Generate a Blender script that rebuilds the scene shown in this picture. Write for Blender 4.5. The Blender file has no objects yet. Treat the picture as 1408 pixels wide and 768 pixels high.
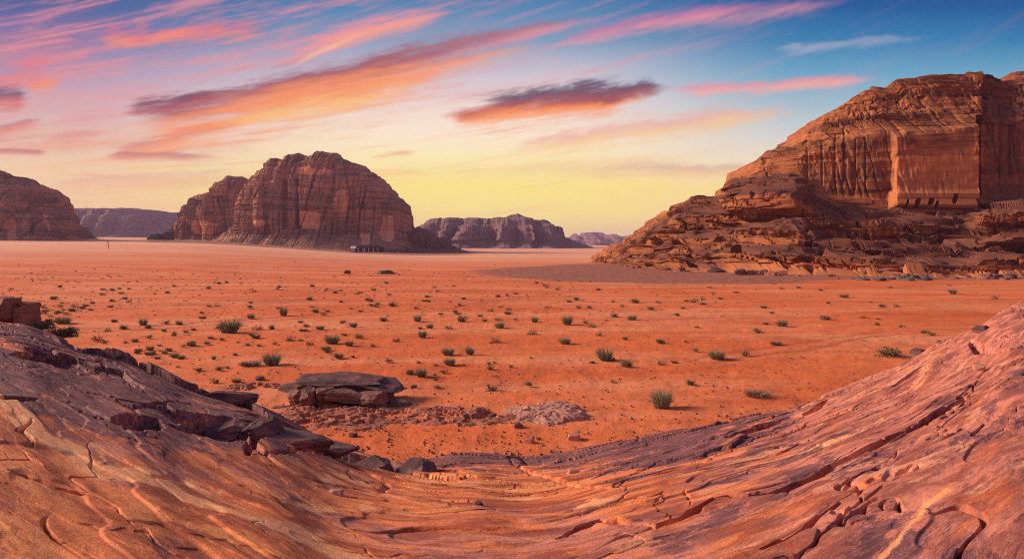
import bpy, math, random
import numpy as np
from mathutils import Vector

R = math.radians
scene = bpy.context.scene
col = scene.collection

# ------------------------------------------------------------------ camera
FPX = 939.0                 # focal length in photograph pixels
CH = 8.0                    # eye height above the sand plain
HOR = 335.0                 # horizon row of the photograph
cam_d = bpy.data.cameras.new("camera")
cam_d.sensor_width = 36.0
cam_d.lens = FPX / 1408.0 * 36.0
cam_d.shift_y = -(384 - HOR) / 1408.0
cam_d.clip_start = 0.1
cam_d.clip_end = 30000
cam = bpy.data.objects.new("camera", cam_d)
col.objects.link(cam)
cam.location = (0, 0, CH)
cam.rotation_euler = (R(90), 0, 0)
scene.camera = cam

# ------------------------------------------------------------------ light settings
SUN_EL = 23.0
SUN_AZ = -78.0              # degrees from +Y (view direction), negative = left
SUN_STRENGTH = 5.0
SUN_ANGLE = 14.0
SKY_GAIN = 0.87
EXPOSURE = 0.2

scene.view_settings.view_transform = 'Standard'
scene.view_settings.look = 'None'
scene.view_settings.gamma = 1.0
scene.view_settings.use_curve_mapping = False
scene.view_settings.exposure = EXPOSURE
scene.cycles.max_bounces = 5
scene.cycles.diffuse_bounces = 3
scene.cycles.glossy_bounces = 1
scene.cycles.volume_bounces = 1
scene.cycles.use_denoising = False
scene.cycles.filter_width = 1.1


def lin(c):
    out = []
    for v in c[:3]:
        v = v / 255.0
        out.append(v / 12.92 if v <= 0.04045 else ((v + 0.055) / 1.055) ** 2.4)
    return tuple(out)


# ------------------------------------------------------------------ node expression helper
class NT:
    def __init__(self, tree):
        self.t = tree
        self.n = tree.nodes
        self.l = tree.links

    def node(self, kind, **props):
        nd = self.n.new(kind)
        for k, v in props.items():
            setattr(nd, k, v)
        return nd

    def put(self, sock, v):
        if isinstance(v, E):
            self.l.new(v.s, sock)
        elif isinstance(v, (tuple, list)):
            if len(v) == 3 and len(sock.default_value) == 4:
                v = (*v, 1.0)
            sock.default_value = v
        else:
            sock.default_value = v

    def math(self, op, a, b=None, c=None, clamp=False):
        nd = self.node('ShaderNodeMath', operation=op, use_clamp=clamp)
        self.put(nd.inputs[0], a)
        if b is not None:
            self.put(nd.inputs[1], b)
        if c is not None:
            self.put(nd.inputs[2], c)
        return E(self, nd.outputs[0])

    def ss(self, x, a, b, lo=0.0, hi=1.0):
        nd = self.node('ShaderNodeMapRange', interpolation_type='SMOOTHSTEP')
        for i, v in enumerate((x, a, b, lo, hi)):
            self.put(nd.inputs[i], v)
        return E(self, nd.outputs[0])

    def lr(self, x, a, b, lo=0.0, hi=1.0):
        nd = self.node('ShaderNodeMapRange', interpolation_type='LINEAR')
        for i, v in enumerate((x, a, b, lo, hi)):
            self.put(nd.inputs[i], v)
        return E(self, nd.outputs[0])

    def mix(self, f, a, b, mode='MIX'):
        nd = self.node('ShaderNodeMix', data_type='RGBA', blend_type=mode)
        self.put(nd.inputs[0], f)
        self.put(nd.inputs[6], a)
        self.put(nd.inputs[7], b)
        return E(self, nd.outputs[2])

    def vec(self, x, y, z):
        nd = self.node('ShaderNodeCombineXYZ')
        for i, v in enumerate((x, y, z)):
            self.put(nd.inputs[i], v)
        return E(self, nd.outputs[0])

    def sep(self, v):
        nd = self.node('ShaderNodeSeparateXYZ')
        self.put(nd.inputs[0], v)
        return [E(self, o) for o in nd.outputs]

    def noise(self, v, scale=1.0, detail=4.0, rough=0.55, dist=0.0):
        nd = self.node('ShaderNodeTexNoise')
        self.put(nd.inputs['Vector'], v)
        nd.inputs['Scale'].default_value = scale
        nd.inputs['Detail'].default_value = detail
        nd.inputs['Roughness'].default_value = rough
        nd.inputs['Distortion'].default_value = dist
        return E(self, nd.outputs[0])

    def ramp(self, x, stops, interp='EASE'):
        nd = self.node('ShaderNodeValToRGB')
        cr = nd.color_ramp
        cr.interpolation = interp
        while len(cr.elements) < len(stops):
            cr.elements.new(0.5)
        for e, (p, c) in zip(cr.elements, stops):
            e.position = p
            e.color = (*c, 1)
        self.put(nd.inputs[0], x)
        return E(self, nd.outputs[0])

    def attr(self, name, vector=False):
        nd = self.node('ShaderNodeAttribute', attribute_name=name)
        return E(self, nd.outputs['Vector' if vector else 'Fac'])


class E:
    def __init__(self, nt, s):
        self.nt = nt
        self.s = s

    def __add__(self, o): return self.nt.math('ADD', self, o)
    __radd__ = __add__
    def __sub__(self, o): return self.nt.math('SUBTRACT', self, o)
    def __rsub__(self, o): return self.nt.math('SUBTRACT', o, self)
    def __mul__(self, o): return self.nt.math('MULTIPLY', self, o)
    __rmul__ = __mul__
    def __truediv__(self, o): return self.nt.math('DIVIDE', self, o)
    def abs(self): return self.nt.math('ABSOLUTE', self)
    def max(self, o): return self.nt.math('MAXIMUM', self, o)
    def min(self, o): return self.nt.math('MINIMUM', self, o)
    def pow(self, o): return self.nt.math('POWER', self, o)
    def exp(self): return self.nt.math('EXPONENT', self)


# ------------------------------------------------------------------ world: dusk sky with streaked clouds
world = bpy.data.worlds.new("World")
scene.world = world
world.use_nodes = True
wt = world.node_tree
wt.nodes.clear()
w = NT(wt)
d = E(w, w.node('ShaderNodeTexCoord').outputs['Generated'])
dx, dy, dz = w.sep(d)
yy = dy.max(0.12)
P = (dx / yy) * FPX + 704.0          # azimuth co-ordinate
V = HOR - (dz / yy) * FPX            # elevation co-ordinate
front = w.ss(dy, 0.12, 0.45)


def vramp(stops):
    lo, hi = -300.0, 345.0
    return w.ramp(w.lr(V, lo, hi), [((v - lo) / (hi - lo), lin(c)) for v, c in stops], 'LINEAR')


left = vramp([(-300, (40, 60, 120)), (-40, (44, 80, 142)), (10, (64, 98, 155)), (55, (112, 122, 172)), (100, (165, 155, 185)),
              (140, (205, 178, 188)), (180, (226, 196, 180)), (220, (240, 206, 170)), (255, (248, 208, 158)), (295, (246, 204, 145)), (335, (236, 190, 150))])
mid = vramp([(-300, (30, 70, 135)), (-30, (52, 108, 165)), (10, (80, 135, 180)), (55, (128, 158, 190)), (95, (192, 192, 206)),
             (140, (240, 220, 216)), (185, (254, 234, 208)), (220, (255, 236, 178)), (255, (255, 234, 136)), (295, (255, 228, 128)), (335, (253, 214, 140))])
right = vramp([(-300, (10, 50, 120)), (-30, (10, 76, 140)), (10, (18, 94, 155)), (55, (48, 128, 178)), (100, (104, 165, 198)),
               (145, (164, 192, 207)), (190, (216, 214, 210)), (225, (244, 224, 200)), (255, (253, 222, 172)), (295, (255, 222, 150)), (335, (253, 212, 150))])
g = w.mix(w.ss(P, 60.0, 560.0), left, mid)
g = w.mix(w.ss(P, 720.0, 1130.0), g, right)

# fields that follow the fan of the cloud streaks: level at the horizon, rising to the right higher up
slope = w.lr(V, 0.0, 335.0, 0.27, 0.03)
q = V + (P - 704.0) * slope
fib = w.noise(w.vec(P / 330.0, q / 26.0, 0.0), 1.0, 6.0, 0.62, 0.3)       # long fibres
blob = w.noise(w.vec(P / 110.0, q / 38.0, 7.3), 1.0, 5.0, 0.6, 0.6)       # ragged edges
wisp = w.noise(w.vec(P / 42.0, q / 9.0, 3.1), 1.0, 4.0, 0.6, 0.4)


def stroke(base, p0, v0, k1, k2, wt_, wb, xa, xb, fa, fb, op, ctop, cbot, thr=0.35, soft=0.35, rag=14.0):
    """A cloud streak along a gentle curve: wt_/wb are half widths above/below its spine."""
    dp = P - p0
    vc = dp * k1 + (dp * dp) * k2 + v0
    ext = w.ss(P, xa, xa + fa) * w.ss(P, xb - fb, xb, 1.0, 0.0)
    t = (V - vc + (blob - 0.5) * rag * 3.6 + (wisp - 0.5) * rag * 0.7) / (ext * 0.65 + 0.4)
    up = w.ss(t, -wt_ * 2.5, -wt_ * 0.1)
    dn = w.ss(t, 0.0, wb * 2.9, 1.0, 0.0)
    body = up * dn * ext
    tex = w.ss(body * 1.0 + (fib - 0.5) * 2.3 + (wisp - 0.5) * 1.0, thr - 0.05, thr + soft + 0.52)
    cmix = w.ss(t + (fib - 0.5) * wb * 2.5, -wt_ * 0.9, wb * 0.9)
    return w.mix(tex * body.pow(0.8) * op, base, w.mix(cmix, lin(ctop), lin(cbot)))


def glow(base, p0, v0, rp, rv, c, op, k1=0.0):
    a = (P - p0) / rp
    b = (V - v0 - (P - p0) * k1) / rv
    return w.mix((((a * a + b * b) * -1.0).exp()) * op * w.ss(fib + blob, 0.6, 1.35), base, lin(c))


# broad soft veils
g = glow(g, 60, 75, 150, 55, (214, 120, 140), 0.75)
g = glow(g, 150, 160, 230, 40, (222, 160, 165), 0.5)
g = glow(g, 330, 95, 200, 28, (222, 160, 175), 0.6, -0.1)
g = glow(g, 60, 190, 180, 18, (226, 130, 115), 0.85, 0.02)
g = glow(g, 330, 245, 160, 10, (222, 165, 135), 0.6, -0.08)
g = glow(g, 780, 262, 330, 16, (255, 222, 105), 0.7)
g = glow(g, 470, 160, 120, 24, (255, 205, 125), 0.6, -0.15)
g = glow(g, 860, 232, 200, 12, (232, 188, 150), 0.85, -0.02)
g = glow(g, 300, 290, 260, 14, (248, 196, 140), 0.6)
g = glow(g, 600, 130, 260, 18, (222, 190, 200), 0.6, -0.18)
g = glow(g, 690, 272, 230, 34, (255, 238, 146), 1.0)
# thin cirrus combed across the whole sky
fib2 = w.noise(w.vec(P / 210.0 + 5.0, (V + (P - 704.0) * (slope * 1.15)) / 13.0, 11.0), 1.0, 7.0, 0.66, 0.25)
reg = w.ss(P, 1250.0, 500.0, 0.12, 1.0)
cir = w.ss(fib2 * 0.75 + fib * 0.5 + wisp * 0.18, 0.70, 0.92) * reg
g = w.mix(cir * w.ss(V, 330.0, 235.0, 0.15, 0.62), g, w.mix(w.ss(V, 40.0, 240.0), lin((226, 138, 160)), lin((248, 186, 140))))
cir2 = w.ss(blob * 0.6 + fib * 0.65 + wisp * 0.2, 0.66, 0.92)
g = w.mix(cir2 * w.ss(P, 900.0, 200.0, 0.0, 0.6) * w.ss(V, 260.0, 120.0), g, lin((232, 150, 150)))
# the streaks
g = stroke(g, 250, 50, -0.03, -0.00035, 13, 9, 100, 420, 60, 90, 0.95, (214, 118, 140), (246, 142, 118), 0.30, 0.35)
g = stroke(g, 500, 44, -0.31, 0.00035, 12, 10, 330, 680, 130, 120, 0.85, (236, 150, 158), (250, 160, 140), 0.22, 0.45, 5)
g = stroke(g, 430, 76, -0.5, 0.0012, 3, 3, 370, 520, 60, 60, 0.8, (250, 178, 150), (252, 190, 160), 0.2, 0.5, 3)
g = stroke(g, 45, 98, -0.25, 0.0, 16, 16, -200, 110, 60, 60, 0.6, (205, 116, 140), (240, 128, 118), 0.4, 0.4)
g = stroke(g, 60, 118, -0.15, 0.0, 6, 7, 25, 95, 25, 25, 0.9, (240, 140, 120), (252, 150, 96), 0.2, 0.3, 5)
g = stroke(g, 10, 133, 0.0, 0.0, 11, 13, -200, 52, 60, 30, 0.95, (105, 78, 110), (216, 115, 105), 0.18, 0.35, 6)
g = stroke(g, 30, 170, -0.25, 0.0, 5, 6, -200, 75, 60, 40, 0.75, (178, 120, 130), (228, 130, 108), 0.25, 0.35, 6)
g = stroke(g, 270, 185, -0.27, -0.0002, 10, 12, 110, 420, 80, 120, 0.8, (214, 122, 112), (255, 168, 112), 0.2, 0.4, 10)
g = stroke(g, 400, 118, -0.20, -0.00006, 17, 30, 150, 900, 90, 380, 0.97, (150, 84, 104), (255, 150, 92), 0.10, 0.42, 12)
g = stroke(g, 420, 142, -0.17, -0.0001, 9, 14, 260, 680, 90, 220, 0.75, (240, 140, 100), (255, 200, 118), 0.14, 0.45, 8)
g = stroke(g, 240, 140, -0.16, 0.0, 8, 9, 150, 370, 45, 110, 0.85, (112, 66, 92), (178, 88, 98), 0.22, 0.35, 7)
g = stroke(g, 640, 66, -0.25, 0.0, 7, 8, 480, 850, 150, 110, 0.55, (160, 95, 125), (226, 150, 160), 0.12, 0.5, 4)
g = stroke(g, 720, 86, -0.20, 0.0, 6, 6, 560, 850, 110, 110, 0.55, (220, 160, 180), (228, 170, 180), 0.15, 0.5, 4)
g = stroke(g, 900, 32, -0.17, 0.00024, 10, 11, 690, 1230, 140, 260, 0.88, (196, 120, 165), (246, 158, 158), 0.10, 0.5, 4)
g = stroke(g, 1130, 62, -0.075, 0.0, 5, 6, 1010, 1320, 90, 120, 0.42, (200, 185, 205), (196, 190, 210), 0.2, 0.5, 7)
g = stroke(g, 1060, 116, -0.055, 0.0, 5, 6, 890, 1240, 70, 100, 0.85, (224, 150, 165), (250, 170, 160), 0.12, 0.4, 4)
g = stroke(g, 900, 172, -0.13, 0.0002, 9, 16, 640, 1160, 150, 180, 0.8, (238, 172, 160), (252, 205, 140), 0.12, 0.5, 7)
g = stroke(g, 770, 143, -0.10, 0.0, 7, 13, 585, 935, 60, 110, 0.97, (196, 92, 84), (255, 146, 74), 0.10, 0.4, 8)
g = stroke(g, 790, 129, -0.09, 0.0, 9, 9, 620, 945, 90, 60, 0.96, (84, 76, 104), (148, 78, 90), 0.20, 0.35, 12)
g = stroke(g, 1040, 232, -0.01, 0.0, 7, 8, 740, 1300, 200, 200, 0.75, (208, 176, 165), (246, 200, 150), 0.15, 0.5, 6)
g = stroke(g, 540, 211, -0.12, 0.0, 4, 5, 490, 600, 35, 45, 0.8, (232, 160, 120), (246, 180, 110), 0.2, 0.4, 4)
g = stroke(g, 215, 215, 0.03, 0.0, 4, 5, 135, 360, 30, 120, 0.85, (186, 122, 128), (226, 146, 122), 0.2, 0.35, 4)
g = stroke(g, 25, 209, 0.04, 0.0, 3, 4, -100, 80, 60, 30, 0.8, (170, 112, 122), (220, 136, 118), 0.2, 0.35, 3)
g = stroke(g, 200, 244, -0.06, 0.0, 6, 7, 30, 400, 90, 140, 0.55, (215, 160, 150), (236, 180, 150), 0.2, 0.5, 6)
# the half of the sky behind the viewer: dusky rose at the horizon to blue overhead
nish = w.node('ShaderNodeTexSky', sky_type='NISHITA')
nish.sun_disc = False
nish.sun_elevation = R(SUN_EL)
nish.sun_rotation = R(SUN_AZ)
nish.air_density = 1.2
nish.dust_density = 2.0
NS = w.mix(1.0, E(w, nish.outputs[0]), (0.09, 0.09, 0.09), 'MULTIPLY')
back = w.ramp(w.lr(dz, -0.05, 0.9), [(0.0, lin((214, 160, 150))), (0.15, lin((228, 168, 165))), (0.4, lin((165, 150, 190))), (1.0, lin((70, 105, 170)))], 'LINEAR')
g = w.mix(front, back, g)
g = w.mix(w.ss(dz, 0.42, 0.85, 0.0, 0.8), g, NS)
bg = w.node('ShaderNodeBackground')
w.put(bg.inputs[0], g)
bg.inputs[1].default_value = SKY_GAIN
out = w.node('ShaderNodeOutputWorld')
w.l.new(bg.outputs[0], out.inputs[0])
world.cycles.sampling_method = 'MANUAL'
world.cycles.sample_map_resolution = 512

sd = bpy.data.lights.new("sun", 'SUN')
sd.energy = SUN_STRENGTH
sd.angle = R(SUN_ANGLE)
sd.color = (1.0, 0.74, 0.52)
sun = bpy.data.objects.new("sun", sd)
col.objects.link(sun)
az, el = R(SUN_AZ), R(SUN_EL)
tosun = Vector((math.sin(az) * math.cos(el), math.cos(az) * math.cos(el), math.sin(el)))
sun.rotation_euler = tosun.to_track_quat('Z', 'Y').to_euler()

# ------------------------------------------------------------------ numpy noise
rs = np.random.RandomState(7)
PERM = np.tile(rs.permutation(1024), 3).astype(np.int32)
G3 = rs.normal(size=(1024, 3)).astype(np.float32)
G3 /= np.linalg.norm(G3, axis=1)[:, None]
U1 = rs.rand(1024).astype(np.float32)
U2 = rs.rand(1024).astype(np.float32)
U3 = rs.rand(1024).astype(np.float32)


def hsh(i, j, k=0):
    return PERM[(PERM[(PERM[np.asarray(i) & 1023] + j) & 1023] + k) & 1023]


def perlin3(x, y, z):
    x, y, z = np.broadcast_arrays(np.asarray(x, np.float32), np.asarray(y, np.float32), np.asarray(z, np.float32))
    xi, yi, zi = np.floor(x).astype(np.int32), np.floor(y).astype(np.int32), np.floor(z).astype(np.int32)
    fx, fy, fz = x - xi, y - yi, z - zi
    ux, uy, uz = [f * f * f * (f * (f * 6 - 15) + 10) for f in (fx, fy, fz)]
    r = []
    for a in (0, 1):
        for b in (0, 1):
            for c in (0, 1):
                gr = G3[hsh(xi + a, yi + b, zi + c)]
                r.append(gr[..., 0] * (fx - a) + gr[..., 1] * (fy - b) + gr[..., 2] * (fz - c))
    x00 = r[0] + (r[1] - r[0]) * uz
    x01 = r[2] + (r[3] - r[2]) * uz
    x10 = r[4] + (r[5] - r[4]) * uz
    x11 = r[6] + (r[7] - r[6]) * uz
    y0 = x00 + (x01 - x00) * uy
    y1 = x10 + (x11 - x10) * uy
    return (y0 + (y1 - y0) * ux) * 1.5


def perlin2(x, y, s=0):
    x, y = np.broadcast_arrays(np.asarray(x, np.float32), np.asarray(y, np.float32))
    xi, yi = np.floor(x).astype(np.int32), np.floor(y).astype(np.int32)
    fx, fy = x - xi, y - yi
    ux, uy = [f * f * f * (f * (f * 6 - 15) + 10) for f in (fx, fy)]
    r = []
    for a in (0, 1):
        for b in (0, 1):
            gr = G3[hsh(xi + a, yi + b, s)]
            r.append(gr[..., 0] * (fx - a) + gr[..., 1] * (fy - b))
    y0 = r[0] + (r[1] - r[0]) * uy
    y1 = r[2] + (r[3] - r[2]) * uy
    return (y0 + (y1 - y0) * ux) * 1.7


def fbm2(x, y, o=4, s=0, g=0.5, ridge=False):
    t, a, f, n = 0, 1.0, 1.0, 0.0
    for i in range(o):
        v = perlin2(np.asarray(x) * f + 13.7 * i, np.asarray(y) * f - 5.1 * i, s + i)
        if ridge:
            v = 1 - 2 * np.abs(v)
        t = t + a * v
        n += a
        a *= g
        f *= 2.03
    return t / n


def fbm3(x, y, z, o=4, g=0.5):
    t, a, f, n = 0, 1.0, 1.0, 0.0
    for i in range(o):
        t = t + a * perlin3(np.asarray(x) * f + 13.7 * i, np.asarray(y) * f - 5.1 * i, np.asarray(z) * f + 3.3 * i)
        n += a
        a *= g
        f *= 2.03
    return t / n


def worley2(x, y, s=0):
    """F1, F2 and the nearest cell's random number."""
    x, y = np.broadcast_arrays(np.asarray(x, np.float32), np.asarray(y, np.float32))
    xi, yi = np.floor(x).astype(np.int32), np.floor(y).astype(np.int32)
    f1 = np.full(x.shape, 9.0, np.float32)
    f2 = f1.copy()
    cid = np.zeros(x.shape, np.float32)
    for a in (-1, 0, 1):
        for b in (-1, 0, 1):
            h = hsh(xi + a, yi + b, s)
            dd = np.sqrt((xi + a + U1[h] - x) ** 2 + (yi + b + U2[h] - y) ** 2)
            near = dd < f1
            f2 = np.where(near, f1, np.minimum(f2, dd))
            cid = np.where(near, U3[h], cid)
            f1 = np.where(near, dd, f1)
    return f1, f2, cid


def beds(u, v, h, wd, seed=0, vary=0.45):
    """Jointed beds: a random number per block, and how near its lower bed line and its joints are (0..1 each)."""
    q_ = v / h
    q_ = q_ + 0.32 * np.sin(q_ * 2.1 + seed) + 0.12 * np.sin(q_ * 5.3)
    li = np.floor(q_).astype(np.int32)
    fv = q_ - li
    hl = hsh(li, seed, 5)
    ww = wd * (1 + vary * (U1[hl] * 2 - 1))
    p_ = u / ww + U2[hl] * 17 + 0.22 * np.sin(u / ww * 3.1 + li)
    ji = np.floor(p_).astype(np.int32)
    fu = p_ - ji
    rnd_ = U3[hsh(li, ji, seed)]
    joint = np.minimum(fu, 1 - fu) * ww
    return rnd_, fv, joint, U3[hl]


def sst(x, a, b):
    t = np.clip((x - a) / (b - a), 0, 1)
    return t * t * (3 - 2 * t)


def terrace(f, k, sharp=0.12):
    """Quantise a field into k steps per unit with steep risers."""
    q_ = f * k
    fl = np.floor(q_)
    return (fl + sst(q_ - fl, 1 - sharp, 1.0)) / k


def segdist(px, py, pts):
    """Distance from points to a polyline, and the fraction along it."""
    best = np.full(px.shape, 1e9, np.float32)
    frac = np.zeros(px.shape, np.float32)
    n = len(pts) - 1
    for i in range(n):
        ax, ay = pts[i]
        bx, by = pts[i + 1]
        vx, vy = bx - ax, by - ay
        t = np.clip(((px - ax) * vx + (py - ay) * vy) / (vx * vx + vy * vy + 1e-9), 0, 1)
        dd = np.hypot(px - ax - t * vx, py - ay - t * vy)
        m = dd < best
        best = np.where(m, dd, best)
        frac = np.where(m, (i + t) / n, frac)
    return best, frac


# ------------------------------------------------------------------ mesh helpers
def grid_mesh(name, X, Y, Z, mat, attrs=None, flip=False, smooth=True, parent=None):
    nu, nv = X.shape
    co = np.stack([X, Y, Z], -1).reshape(-1, 3).astype(np.float32)
    idx = np.arange(nu * nv, dtype=np.int32).reshape(nu, nv)
    a, b, c, d_ = idx[:-1, :-1], idx[1:, :-1], idx[1:, 1:], idx[:-1, 1:]
    quads = np.stack([a, b, c, d_] if not flip else [a, d_, c, b], -1).reshape(-1, 4)
    me = bpy.data.meshes.new(name)
    me.vertices.add(len(co))
    me.vertices.foreach_set('co', co.ravel())
    nq = len(quads)
    me.loops.add(nq * 4)
    me.loops.foreach_set('vertex_index', quads.ravel())
    me.polygons.add(nq)
    me.polygons.foreach_set('loop_start', np.arange(0, nq * 4, 4, dtype=np.int32))
    me.update(calc_edges=True)
    me.polygons.foreach_set('use_smooth', np.full(nq, smooth))
    for k, v in (attrs or {}).items():
        v = np.asarray(v, np.float32)
        if v.ndim == 3:
            at = me.attributes.new(k, 'FLOAT_VECTOR', 'POINT')
            at.data.foreach_set('vector', v.reshape(-1))
        else:
            at = me.attributes.new(k, 'FLOAT', 'POINT')
            at.data.foreach_set('value', v.reshape(-1))
    me.materials.append(mat)
    me.update()
    o = bpy.data.objects.new(name, me)
    col.objects.link(o)
    if parent:
        o.parent = parent
    return o


def py_mesh(name, verts, faces, mat, parent=None, smooth=False, link=True):
    me = bpy.data.meshes.new(name)
    me.from_pydata([tuple(v) for v in verts], [], faces)
    if smooth:
        me.polygons.foreach_set('use_smooth', np.full(len(me.polygons), True))
    for m in (mat if isinstance(mat, (list, tuple)) else [mat]):
        me.materials.append(m)
    me.update()
    o = bpy.data.objects.new(name, me)
    if link:
        col.objects.link(o)
    if parent:
        o.parent = parent
    return o


def tag(o, label=None, cat=None, group=None, kind=None):
    if label:
        o['label'] = label
    if cat:
        o['category'] = cat
    if group:
        o['group'] = group
    if kind:
        o['kind'] = kind
    return o


def empty(name, loc, rz=0.0):
    o = bpy.data.objects.new(name, None)
    col.objects.link(o)
    o.location = loc
    o.rotation_euler = (0, 0, rz)
    return o


def normals(X, Y, Z):
    p = np.stack([X, Y, Z], -1)
    du = np.gradient(p, axis=0)
    dv = np.gradient(p, axis=1)
    n = np.cross(du, dv)
    n /= np.linalg.norm(n, axis=-1, keepdims=True) + 1e-9
    return n


def proj(X, Y, Z):
    return 704 + FPX * X / Y, HOR - FPX * (Z - CH) / Y


# ------------------------------------------------------------------ terrain height of the plain
def ground_z(X, Y):
    X = np.asarray(X, np.float64)
    Y = np.asarray(Y, np.float64)
    rr = np.hypot(X, Y)
    a = X / np.maximum(Y, 1.0)
    s = sst(-a, 0.12, 0.5) * (Y > 0)
    ramp_ = np.maximum(rr - 170, 0)
    z = s * 26 * (1 - np.exp(-ramp_ / 900.0))
    und = fbm2(X / 45.0, Y / 45.0, 3, 3) * 0.28 * sst(rr, 12, 45) * (1 - sst(rr, 500, 900))
    return z + und


def at_ground(px, py):
    """World point of the plain seen at a pixel (a few fixed-point steps)."""
    a = (px - 704) / FPX
    Y = CH * FPX / max(py - HOR, 2.0)
    for _ in range(12):
        z = float(ground_z(a * Y, Y))
        Y = min(0.5 * Y + 0.5 * (CH - z) * FPX / max(py - HOR, 2.0), 3000)
    return a * Y, Y, float(ground_z(a * Y, Y))


# ------------------------------------------------------------------ materials
def new_mat(name, rough=0.9):
    m = bpy.data.materials.new(name)
    m.use_nodes = True
    t = m.node_tree
    b = t.nodes['Principled BSDF']
    b.inputs['Roughness'].default_value = rough
    b.inputs['Specular IOR Level'].default_value = 0.25
    return m, NT(t), b


def bump(nt, b, h, strength=0.5, dist=0.1):
    nd = nt.node('ShaderNodeBump')
    nd.inputs['Strength'].default_value = strength
    nd.inputs['Distance'].default_value = dist
    nt.put(nd.inputs['Height'], h)
    nt.l.new(nd.outputs[0], b.inputs['Normal'])


def objco(nt):
    return E(nt, nt.node('ShaderNodeNewGeometry').outputs['Position'])


def sand_material():
    m, n, b = new_mat('red_sand', 0.95)
    p = objco(n)
    x, y, z = n.sep(p)
    c = n.mix(n.ss(n.noise(p, 0.05, 5, 0.6), 0.3, 0.7), (0.66, 0.135, 0.036), (0.78, 0.185, 0.055))
    c = n.mix(n.ss(n.noise(n.vec(x * 0.02, y * 0.10, 0.0), 1.0, 7, 0.68), 0.44, 0.62), c, (0.80, 0.27, 0.12))
    c = n.mix(n.ss(n.noise(n.vec(x * 0.05, y * 0.11, 5.0), 1.0, 7, 0.70), 0.52, 0.66, 0.0, 0.6), c, (0.50, 0.095, 0.030))
    c = n.mix(n.ss(n.noise(p, 1.1, 6, 0.7), 0.5, 0.78, 0.0, 0.65), c, (0.42, 0.09, 0.032))
    c = n.mix(n.ss(n.noise(p, 6.0, 4, 0.7), 0.55, 0.85, 0.0, 0.5), c, (0.34, 0.085, 0.04))
    c = n.mix(n.ss(n.attr('track') + (n.noise(p, 0.8, 4, 0.6) - 0.5) * 0.7, 0.45, 0.9, 0.0, 0.55), c, (0.40, 0.10, 0.045))
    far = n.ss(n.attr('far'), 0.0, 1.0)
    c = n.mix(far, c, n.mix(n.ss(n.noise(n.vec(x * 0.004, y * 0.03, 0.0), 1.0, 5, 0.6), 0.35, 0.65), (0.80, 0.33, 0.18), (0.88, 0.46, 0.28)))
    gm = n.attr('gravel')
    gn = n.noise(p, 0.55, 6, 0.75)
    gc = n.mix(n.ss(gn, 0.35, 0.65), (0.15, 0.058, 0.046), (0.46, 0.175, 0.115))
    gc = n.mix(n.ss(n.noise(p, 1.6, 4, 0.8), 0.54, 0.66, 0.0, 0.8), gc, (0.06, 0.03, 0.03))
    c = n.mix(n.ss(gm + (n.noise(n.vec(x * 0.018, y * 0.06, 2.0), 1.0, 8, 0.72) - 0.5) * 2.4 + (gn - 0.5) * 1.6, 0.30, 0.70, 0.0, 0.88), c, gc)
    n.put(b.inputs['Base Color'], c)
    h = n.noise(p, 2.2, 7, 0.72) * 0.6 + n.noise(n.vec(x * 0.9, y * 3.2, 0.0), 1.6, 3, 0.5, 0.8) * 0.25
    bump(n, b, h, 0.75, 0.16)
    return m


def cliff_material(name, dark, mid_, bright, varnish, s=1.0, patch=(0.62, 0.22, 0.09), bump_d=0.5):
    """Bedded sandstone; sizes scale with s. Attributes: varn (desert varnish, painted shade on the red cliff), patch (fresh rock)."""
    m, n, b = new_mat(name, 0.93)
    p = objco(n)
    x, y, z = n.sep(p)
    warp = (n.noise(p, 0.03 / s, 3, 0.5) - 0.5) * 9.0 * s
    zz = z + warp
    band = n.noise(n.vec(x * 0.006 / s, y * 0.006 / s, zz * 0.32 / s), 1.0, 5, 0.65)
    fine = n.noise(n.vec(x * 0.05 / s, y * 0.05 / s, zz * 1.6 / s), 1.0, 4, 0.65)
    mott = n.noise(p, 0.10 / s, 6, 0.68)
    c = n.mix(n.ss(band, 0.36, 0.64), dark, mid_)
    c = n.mix(n.ss(mott * 0.6 + fine * 0.4, 0.44, 0.66, 0.0, 0.85), c, bright)
    c = n.mix(n.ss(fine, 0.53, 0.66, 0.0, 0.75), c, dark)
    thin = n.noise(n.vec(x * 0.012 / s, y * 0.012 / s, zz * 0.75 / s), 1.0, 3, 0.5)
    c = n.mix(n.ss((thin - 0.5).abs(), 0.0, 0.018, 0.5, 0.0), c, tuple(v * 0.55 for v in dark))
    # vertical run-off staining
    st = n.noise(n.vec(x * 0.30 / s, y * 0.30 / s, z * 0.045 / s), 1.0, 7, 0.75)
    c = n.mix(n.ss(st, 0.50, 0.66, 0.0, 0.75) * n.ss(mott, 0.35, 0.6), c, varnish)
    vn = n.attr('varn_shade')
    c = n.mix(n.ss(vn + (mott - 0.5) * 0.9 + (st - 0.5) * 0.6, 0.38, 0.68, 0.0, 0.9), c, n.mix(n.ss(fine, 0.3, 0.7), varnish, dark))
    pt = n.attr('patch')
    c = n.mix(n.ss(pt + (mott - 0.5) * 0.5, 0.4, 0.6, 0.0, 0.85), c, n.mix(n.ss(mott, 0.35, 0.65), patch, tuple(v * 0.75 for v in patch)))
    n.put(b.inputs['Base Color'], c)
    h = n.noise(p, 0.5 / s, 7, 0.7) * 0.5 + fine * 0.35 + st * 0.25
    bump(n, b, h, 0.8, bump_d * s)
    return m


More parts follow.
